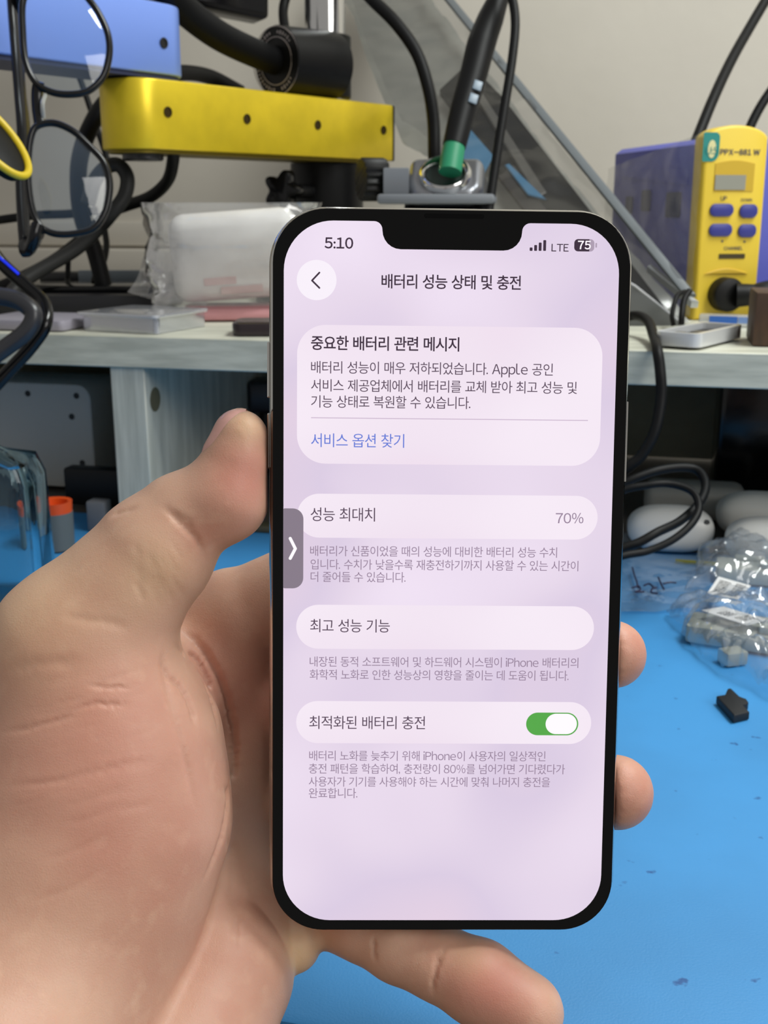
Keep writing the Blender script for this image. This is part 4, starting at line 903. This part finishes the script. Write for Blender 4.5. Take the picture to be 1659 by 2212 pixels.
MB().tube(catmull([gp(98, 205), gp(92, 225, -0.003), gp(94, 255)], 8), 0.0011, 8).build('nose_pad', mat('clear_nose_pad', (160, 160, 156), 0.2), gl_)
MB().box((0, 0, 0), (0.001, 0.001, 0.001)).bm.free()
# end piece and folded temples (flat strips behind the brow line)
def strip(name, pts, r_, fl, m, par): MB().tube(catmull(pts, 8), r_, 10, flat=fl, up=RT).build(name, m, par, 60)
strip('end_piece', [gp(84, 488), gp(76, 512), gp(66, 530, 0.004), gp(52, 534, 0.008)], 0.0034, 1.5, rimm, gl_)
strip('end_piece', [gp(70, -30), gp(58, -50), gp(46, -60, 0.006)], 0.0034, 1.5, rimm, gl_)
strip('temple', [gp(55, 536, 0.010), gp(50, 470, 0.012), gp(47, 390, 0.014), gp(50, 300, 0.016), gp(44, 210, 0.018), gp(38, 130, 0.018), gp(30, 30, 0.02), gp(25, -60, 0.02)], 0.0026, 2.2, mat('dark_temple', (34, 33, 35), 0.25, spec=0.3), gl_)
strip('temple', [gp(46, -62, 0.008), gp(40, 40, 0.024), gp(38, 140, 0.026), gp(52, 250, 0.027), gp(58, 330, 0.027)], 0.0022, 2.2, rimm, gl_)
# black and yellow oval beside them
ov = thing('magnifier', 'black oval with yellow rim at the left edge beside the spectacles', 'tool', P(10, 400, 0.47))
oc = P(-12, 297, 0.47); OM = frame(oc, P(10, 297, 0.475) - oc, z=-FW)
def ell(a, b, n=48, rot=R(8)): return [(a * math.cos(t) * math.cos(rot) - b * math.sin(t) * math.sin(rot), a * math.cos(t) * math.sin(rot) + b * math.sin(t) * math.cos(rot)) for t in [2 * math.pi * k / n for k in range(n)]]
MB(OM).prism(ell(0.0102, 0.0185), -0.006, 0.0, 0.0012).build('black_face', mat('black_oval', (14, 14, 14), 0.5, spec=0.2), ov, 50)
MB(OM).tube([Vector((x, y, 0)) for x, y in ell(0.0112, 0.0196)], 0.0017, 12, closed=True).build('yellow_rim', mat('yellow_rubber', (214, 186, 30), 0.4), ov)
# looped black straps, blue edge reflections painted on as glowing lines
st1 = cable('headset_strap', 'broad glossy black loop hanging over the shelf edge at far left', [(-330, 330, 0.60), (-180, 400, 0.58), (-40, 520, 0.56), (10, 575, 0.56), (60, 620, 0.558), (95, 655, 0.555), (98, 700, 0.55), (70, 745, 0.55), (25, 795, 0.55), (-40, 860, 0.55), (-170, 960, 0.56), (-330, 1050, 0.57)], 0.0034, BLACKGLOSS, cat='strap')
st2 = cable('headset_strap', 'inner black strap curling under the outer loop, painted blue glint along its edge', [(-330, 640, 0.55), (-160, 640, 0.54), (-60, 640, 0.535), (0, 640, 0.535), (45, 652, 0.535), (72, 678, 0.535), (60, 712, 0.535), (20, 745, 0.535), (-50, 790, 0.535), (-180, 850, 0.54), (-330, 900, 0.55)], 0.0044, mat('dark_grey_strap', (44, 44, 48), 0.3), cat='strap')
glintm = mat('glint_blue', (26, 52, 240), 0.3, emit=0.6)
MB().tube(catmull([P(-50, 632, 0.532), P(0, 632, 0.532), P(35, 640, 0.532), P(56, 655, 0.532)], 8), 0.0009, 8).build('blue_glint', glintm, st2)
MB().tube(catmull([P(-20, 540, 0.555), P(12, 567, 0.555), P(40, 592, 0.5545)], 8), 0.0007, 8).build('blue_glint', glintm, st1)

# ================================================================== UNDER THE SHELF AND ON THE MAT, LEFT
# white plate with screw holes
w0 = SP(207, 1025, 0.10); w1 = SP(207, 832, 0.10); wp = thing('white_plate', 'pale rounded box with screw holes under the left of the shelf', 'box', Vector((w0.x, w0.y, 0)))
WF = frame(SP(207, 1025, 0.10), U, z=-V); WF = Matrix((U, Z, -V)).transposed().to_4x4(); WF.translation = w0
hh = (w1 - w0).length; 
MB(WF).prism(rrect(-0.16, -w0.z + 0.0005, 0, w1.z - w0.z, 0.010), -0.05, 0.0, 0.002).build('body', mat('pale_grey_plastic', (196, 196, 192), 0.45), wp)
for px, py in ((165, 855), (155, 900), (178, 1000), (60, 850)):
    q = WF.inverted() @ SP(px, py, 0.10); MB(WF).prism([(q.x + 0.0021 * math.cos(k * math.pi / 10), q.y + 0.0021 * math.sin(k * math.pi / 10)) for k in range(20)], 0, 0.0002).build('screw_hole', mat('hole_black', (36, 36, 36), 0.6), wp)
# glass bottle
b0 = G(-28, 1322, 0.0); BM = frame(b0, Vector((1, 0.12, 0)))
bo_ = thing('glass_bottle', 'square clear glass bottle with ridged neck at the left edge', 'bottle', b0)
gl = glass('clear_bottle_glass', (236, 246, 248), 1.45)
def bottle_shell(off):
    prof = [(0.0, 0.0285 - off), (0.003, 0.0310 - off), (0.064, 0.0298 - off), (0.073, 0.0265 - off), (0.077, 0.016 - off * 0.7), (0.080, 0.0112 - off * 0.7), (0.094, 0.0108 - off * 0.7)]
    return prof
def shell(mb, prof, z0, seg=48, flip=False):
    rings = []
    for (z, w_) in prof:
        sq = 0.30 if w_ > 0.0165 else 1.0; ring_ = []
        for k in range(seg):
            a = 2 * math.pi * k / seg; c, s_ = math.cos(a), math.sin(a)
            ring_.append(mb._v((w_ * math.copysign(abs(c) ** sq, c), w_ * math.copysign(abs(s_) ** sq, s_) * (0.82 if sq < 1 else 1), z + z0)))
        rings.append(ring_)
    for a, b in zip(rings, rings[1:]):
        for k in range(seg): mb._face([a[k], a[(k + 1) % seg], b[(k + 1) % seg], b[k]])
    return rings
bm_ = MB(BM); o1 = shell(bm_, bottle_shell(0), 0.0005); p2 = bottle_shell(0.0028); p2 = [(0.006, p2[0][1]), (0.009, p2[1][1])] + p2[2:]
i1 = shell(bm_, p2, 0.0005); bm_._face(o1[0][::-1]); bm_._face(i1[0])
for k in range(48): bm_._face([o1[-1][k], o1[-1][(k + 1) % 48], i1[-1][(k + 1) % 48], i1[-1][k]])
bm_.build('glass_body', gl, bo_, 50)
for z in (0.084, 0.088, 0.092): MB(BM).tube([(0.0115 * math.cos(k * math.pi / 18), 0.0115 * math.sin(k * math.pi / 18), z) for k in range(36)], 0.0011, 8, closed=True).build('neck_ridge', mat('dark_neck_ring', (90, 88, 84), 0.2, 0.6), bo_)
# orange-mouthed grey cup behind it, dark clutter under the shelf
c0 = G(125, 1186, 0.0); cu = thing('grey_cup', 'small grey cup with orange inside behind the glass bottle', 'cup', c0); CM = frame(c0, U)
MB(CM).lathe([(0.008, 0.0003), (0.0095, 0.001), (0.0098, 0.022), (0.0092, 0.022), (0.0090, 0.004)], 32, cap=False).build('body', mat('grey_cup', (92, 98, 98), 0.5), cu)
MB(CM).lathe([(0.0094, 0.0215), (0.0098, 0.028), (0.0075, 0.0275), (0.0070, 0.018)], 32, cap=True).build('orange_rim', mat('orange_plastic', (216, 78, 20), 0.4), cu)
k0 = G(190, 1150, 0.0)
setp(MB(frame(k0, U)).box((0.005, 0.006, 0.0095), (0.012, 0.010, 0.0185), 0.0015).build('connector_block', mat('grey_connector', (110, 112, 116), 0.4)), 'small grey block right of the orange-rimmed cup', 'block')
setp(MB(frame(G(195, 1108, 0.0), U)).box((0.0, 0.02, 0.0125), (0.05, 0.012, 0.0245), 0.002).build('dark_adapter', BLACK), 'black adapter under the shelf beside the upright', 'adapter')
pb = SP(505, 880, 0.17); PBF = frame(Vector((pb.x, pb.y, 0)), (V * 0.55 + U), z=Z)
pbm = thing('power_strip', 'black power strip under the shelf left of the phone', 'power strip', Vector((pb.x, pb.y, 0)))
MB(PBF).box((0.042, 0.0, pb.z + 0.008), (0.065, 0.026, 0.022), 0.003).build('body', mat('black_strip_plastic', (30, 28, 34), 0.4), pbm)
MB(PBF).box((0.042, 0.0, (pb.z - 0.003) / 2 + 0.0002), (0.045, 0.018, pb.z - 0.0035), 0.002).build('foot', BLACK, pbm)
g1 = G(545, 1150, 0.0); setp(MB(frame(g1, U)).box((0.0, 0.006, 0.0022), (0.03, 0.013, 0.004), 0.001).build('circuit_board', mat('olive_board', (72, 68, 50), 0.5)), 'small dark board on the mat between thumb and phone', 'board')

# ================================================================== UNDER THE SHELF AND ON THE MAT, RIGHT
def capsule(name, label, c, xdir, size, extra=None, m=None, group=None):
    t = thing(name, label, 'earbud case', c); M = frame(c, xdir)
    L_, w_, h_ = size; mb = MB(M)
    def f(u, v):
        a = 2 * math.pi * u; ph = math.pi * (v - 0.5); cp = math.copysign(abs(math.cos(ph)) ** 0.8, 1); e = 0.62
        return Vector((L_ * cp * math.copysign(abs(math.cos(a)) ** e, math.cos(a)), w_ * cp * math.copysign(abs(math.sin(a)) ** e, math.sin(a)), h_ + h_ * math.copysign(abs(math.sin(ph)) ** 0.85, math.sin(ph))))
    mb.grid(f, 48, 24); bmesh.ops.remove_doubles(mb.bm, verts=mb.bm.verts, dist=1e-6); mb.build('shell', m or WHITEPL, t, 80)
    return t, M
def under(px, py, v): q = SP(px, py, v); return Vector((q.x, q.y, 0.0003))
t, M = capsule('earbud_case', 'white rounded case with pinhole lying right beside the phone', under(1450, 1110, 0.045), U * 0.99 + V * 0.06, (0.0235, 0.0135, 0.0128))
hq = P(1527, 1128, 0.563)
MB(frame(hq, RT, z=Vector((0.5, -0.8, 0.2)))).prism([(0.0013 * math.cos(k * math.pi / 8), 0.0013 * math.sin(k * math.pi / 8)) for k in range(16)], -0.001, 0.0008).build('pinhole', mat('pinhole', (30, 30, 28), 0.5), t)
t, M = capsule('earbud_case', 'white rounded case cut by the right edge of the frame', under(1668, 1130, 0.030), U, (0.0235, 0.0130, 0.0130))
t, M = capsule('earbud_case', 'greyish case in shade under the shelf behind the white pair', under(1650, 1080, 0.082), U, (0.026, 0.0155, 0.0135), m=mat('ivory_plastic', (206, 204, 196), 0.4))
gcb = under(1500, 1060, 0.120)
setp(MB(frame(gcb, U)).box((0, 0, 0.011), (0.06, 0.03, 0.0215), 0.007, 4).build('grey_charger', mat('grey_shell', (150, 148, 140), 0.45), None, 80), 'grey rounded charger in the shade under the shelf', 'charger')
bd0 = SP(1545, 1000, 0.16)
setp(MB(frame(Vector((bd0.x, bd0.y, 0)), U)).box((0.06, 0.02, 0.046), (0.12, 0.05, 0.0915), 0.004).build('black_box', BLACKGLOSS), 'glossy black box under the right of the shelf', 'box')
cable('earphone_cord', 'black cord looping over the white case right of the phone', [(1200, 1205, 0.565), (1260, 1120, 0.555), (1335, 1052, 0.545), (1400, 1022, 0.545), (1460, 1010, 0.548), (1505, 1015, 0.548), (1524, 1045, 0.540), (1512, 1085, 0.530), (1470, 1125, 0.520), (1420, 1150, 0.512), (1380, 1172, 0.510), (1325, 1195, 0.510), (1240, 1270, 0.506), (1150, 1340, 0.503)], 0.0022)
cable('earphone_cord', 'second loop of black cord under the first, over the white case', [(1180, 1240, 0.545), (1250, 1150, 0.535), (1330, 1068, 0.528), (1400, 1048, 0.526), (1450, 1046, 0.526), (1495, 1062, 0.522), (1510, 1095, 0.515), (1495, 1130, 0.509), (1455, 1165, 0.505), (1400, 1190, 0.503), (1320, 1212, 0.50), (1230, 1300, 0.496), (1140, 1370, 0.492)], 0.0018)
# yellow-green edge strip at the back of the mat
setp(MB(frame(under(1500, 1160, 0.022), U)).box((0.016, 0.0, 0.001), (0.05, 0.002, 0.0018), 0.0003).build('yellow_strip', mat('olive_yellow', (150, 146, 40), 0.5)), 'thin yellow strip on the mat between the white cases', 'strip')

# parts in clear bags
def gm(px, py, z=0.0): return G(px, py, z)
def bagsheet(name, label, corners, amp, scale, seed, body=0.16, tint=(215, 222, 232), base=0.0006, gl=0.2, lift=None):
    o = sheet([gm(*c) for c in corners], 56, 56, amp, scale, seed, lift, (0, 0, 1), base).build(name, film(name + '_film', tint, body, 0.10, 0.15, 150, gl), None, 180)
    return setp(o, label, 'bag')
# spare part A (upper) and B (lower)
def spare(label, q0, xdir, L_, W_, hgt, lab0, lines):
    t = thing('spare_part', label, 'spare part', q0); M = frame(q0, xdir)
    gp_ = mat('grey_green_part', (162, 166, 156), 0.5)
    MB(M).prism(rrect(0, 0, L_, W_, 0.002), 0.0012, hgt, 0.0008).build('body', gp_, t)
    MB(M).box((L_ * 0.82, W_ * 0.3, hgt + 0.0018), (L_ * 0.2, W_ * 0.4, 0.0035), 0.0006).build('raised_block', gp_, t)
    MB(M).box((L_ * 0.55, W_ * 0.85, hgt + 0.0012), (L_ * 0.5, W_ * 0.16, 0.0024), 0.0005).build('rib', gp_, t)
    return t, M
qa = gm(1545, 1262); ta, MA = spare('grey part with square raised block in the upper clear bag on the mat', qa, U * 0.98 - V * 0.05, 0.030, 0.020, 0.009, None, None)
qb = gm(1478, 1392); tb, MBf = spare('flat grey part with long label in the lower clear bag on the mat', qb, U * 0.97 - V * 0.20, 0.042, 0.020, 0.009, None, None)
def labelplate(par, pxs, z, tilt_bars):
    q = [gm(x, y, z) for x, y in pxs]; n_ = (q[1] - q[0]).cross(q[3] - q[0]).normalized()
    if n_.z < 0: n_ = -n_
    M = frame(q[0], q[1] - q[0], z=n_); MI = M.inverted(); pts = [(MI @ p).to_2d() for p in q]
    lo_ = MB(M).prism([(p.x, p.y) for p in pts], 0, 0.0002).build('label', PAPER, par); lo_['label'] = 'white printed label'
    Wl, Hl = (q[1] - q[0]).length, (q[3] - q[0]).length; mb = MB(M); rn = random.Random(5)
    for (u0_, u1_, v0_, v1_) in tilt_bars:
        k = v0_
        while k < v1_:
            u_ = u0_
            while u_ < u1_:
                w_ = rn.uniform(0.02, 0.06)
                a = pts[0].lerp(pts[1], u_).lerp(pts[3].lerp(pts[2], u_), k); b2 = pts[0].lerp(pts[1], min(u1_, u_ + w_)).lerp(pts[3].lerp(pts[2], min(u1_, u_ + w_)), k)
                mb.box((((a + b2) / 2).x, ((a + b2) / 2).y, 0.0003), ((b2 - a).length, Hl * 0.045, 0.0001)); u_ += w_ + rn.uniform(0.01, 0.03)
            k += 0.10
    mb.build('label_print', INK, lo_)
labelplate(ta, [(1528, 1282), (1594, 1296), (1622, 1266), (1552, 1246)], 0.0135, [(0.12, 0.45, 0.2, 0.8), (0.62, 0.9, 0.15, 0.85)])
labelplate(tb, [(1515, 1319), (1613, 1351), (1661, 1340), (1563, 1311)], 0.0130, [(0.25, 0.5, 0.2, 0.7), (0.6, 0.85, 0.3, 0.8)])
bagsheet('plastic_bag', 'clear bag with the square-block grey part, at the right edge of the mat', [(1480, 1290), (1700, 1300), (1700, 1218), (1535, 1200)], 0.005, 50, 2, base=0.0020, lift=lambda u, v: 0.0175 * max(0, math.sin(math.pi * u)) ** 0.35 * max(0, math.sin(math.pi * v)) ** 0.35)
bagsheet('plastic_bag', 'shiny clear bag with the flat grey part, nearest on the mat', [(1515, 1428), (1730, 1545), (1710, 1326), (1440, 1330)], 0.005, 55, 6, base=0.0012, gl=0.24, lift=lambda u, v: 0.0160 * max(0, math.sin(math.pi * u)) ** 0.35 * max(0, math.sin(math.pi * v)) ** 0.35)
for (px, py, a, s_) in ((1590, 1440, 0.3, (0.010, 0.008, 0.006)), (1640, 1400, -0.2, (0.012, 0.010, 0.008))):
    setp(MB(frame(gm(px, py), Vector((math.cos(a), math.sin(a), 0)))).box((0, 0.003, s_[2] / 2 + 0.0005), s_, 0.0008).build('small_part', mat('grey_green_part', (162, 166, 156), 0.5)), 'small grey part in the shiny bag, ' + ('left of the dark slot' if px < 1600 else 'near the right edge under the long label'), 'spare part')
hb_ = bagsheet('plastic_bag', 'flat clear bag with handwriting on the mat right of the phone', [(1310, 1330), (1530, 1322), (1540, 1206), (1310, 1208)], 0.0016, 30, 11, body=0.20, tint=(170, 200, 226), base=0.0010)
ink = MB()
for st_ in ([(1366, 1226), (1371, 1244), (1376, 1258), (1378, 1270)], [(1366, 1270), (1379, 1266), (1383, 1274), (1372, 1279), (1392, 1278)], [(1391, 1265), (1402, 1261), (1411, 1268)], [(1419, 1269), (1409, 1272), (1407, 1280), (1421, 1282)], [(1422, 1247), (1428, 1261), (1434, 1273)], [(1433, 1261), (1447, 1258), (1461, 1259)]):
    ink.tube(catmull([gm(x, y, 0.0042) for x, y in st_], 6), 0.00048, 6)
ink.build('handwriting', mat('blue_black_ink', (40, 34, 66), 0.5), hb_)
bagsheet('plastic_bag', 'crumpled clear scrap below the black cord right of the phone', [(1330, 1194), (1425, 1186), (1420, 1170), (1330, 1172)], 0.006, 60, 14, body=0.2, base=0.001)
# little black plug on the mat
po = [(1548, 1503), (1566, 1500), (1572, 1487), (1579, 1486), (1598, 1504), (1612, 1509), (1617, 1516), (1613, 1520), (1605, 1522), (1619, 1537), (1586, 1545)]
setp(MB().prism([gm(x, y, 0.0036).to_2d() for x, y in po], 0.0002, 0.0036, 0.0004, 2).build('rubber_plug', mat('black_rubber', (20, 22, 26), 0.6)), 'small black notched rubber plug lying on the blue mat', 'plug')
for o in COL.objects:
    if o.parent is None:
        g = {'earbud_case': 'rounded cases under the shelf', 'spare_part': 'grey spare parts in the clear bags', 'small_part': 'grey spare parts in the clear bags', 'plastic_bag': 'clear bags on the mat', 'earphone_cord': 'black cord loops right of the phone', 'station_cable': 'dark cords behind the blue station', 'wire_loop': 'black wire loops by the yellow panel', 'headset_strap': 'black straps at far left'}.get(o.name.split('.')[0])
        if g: o['group'] = g
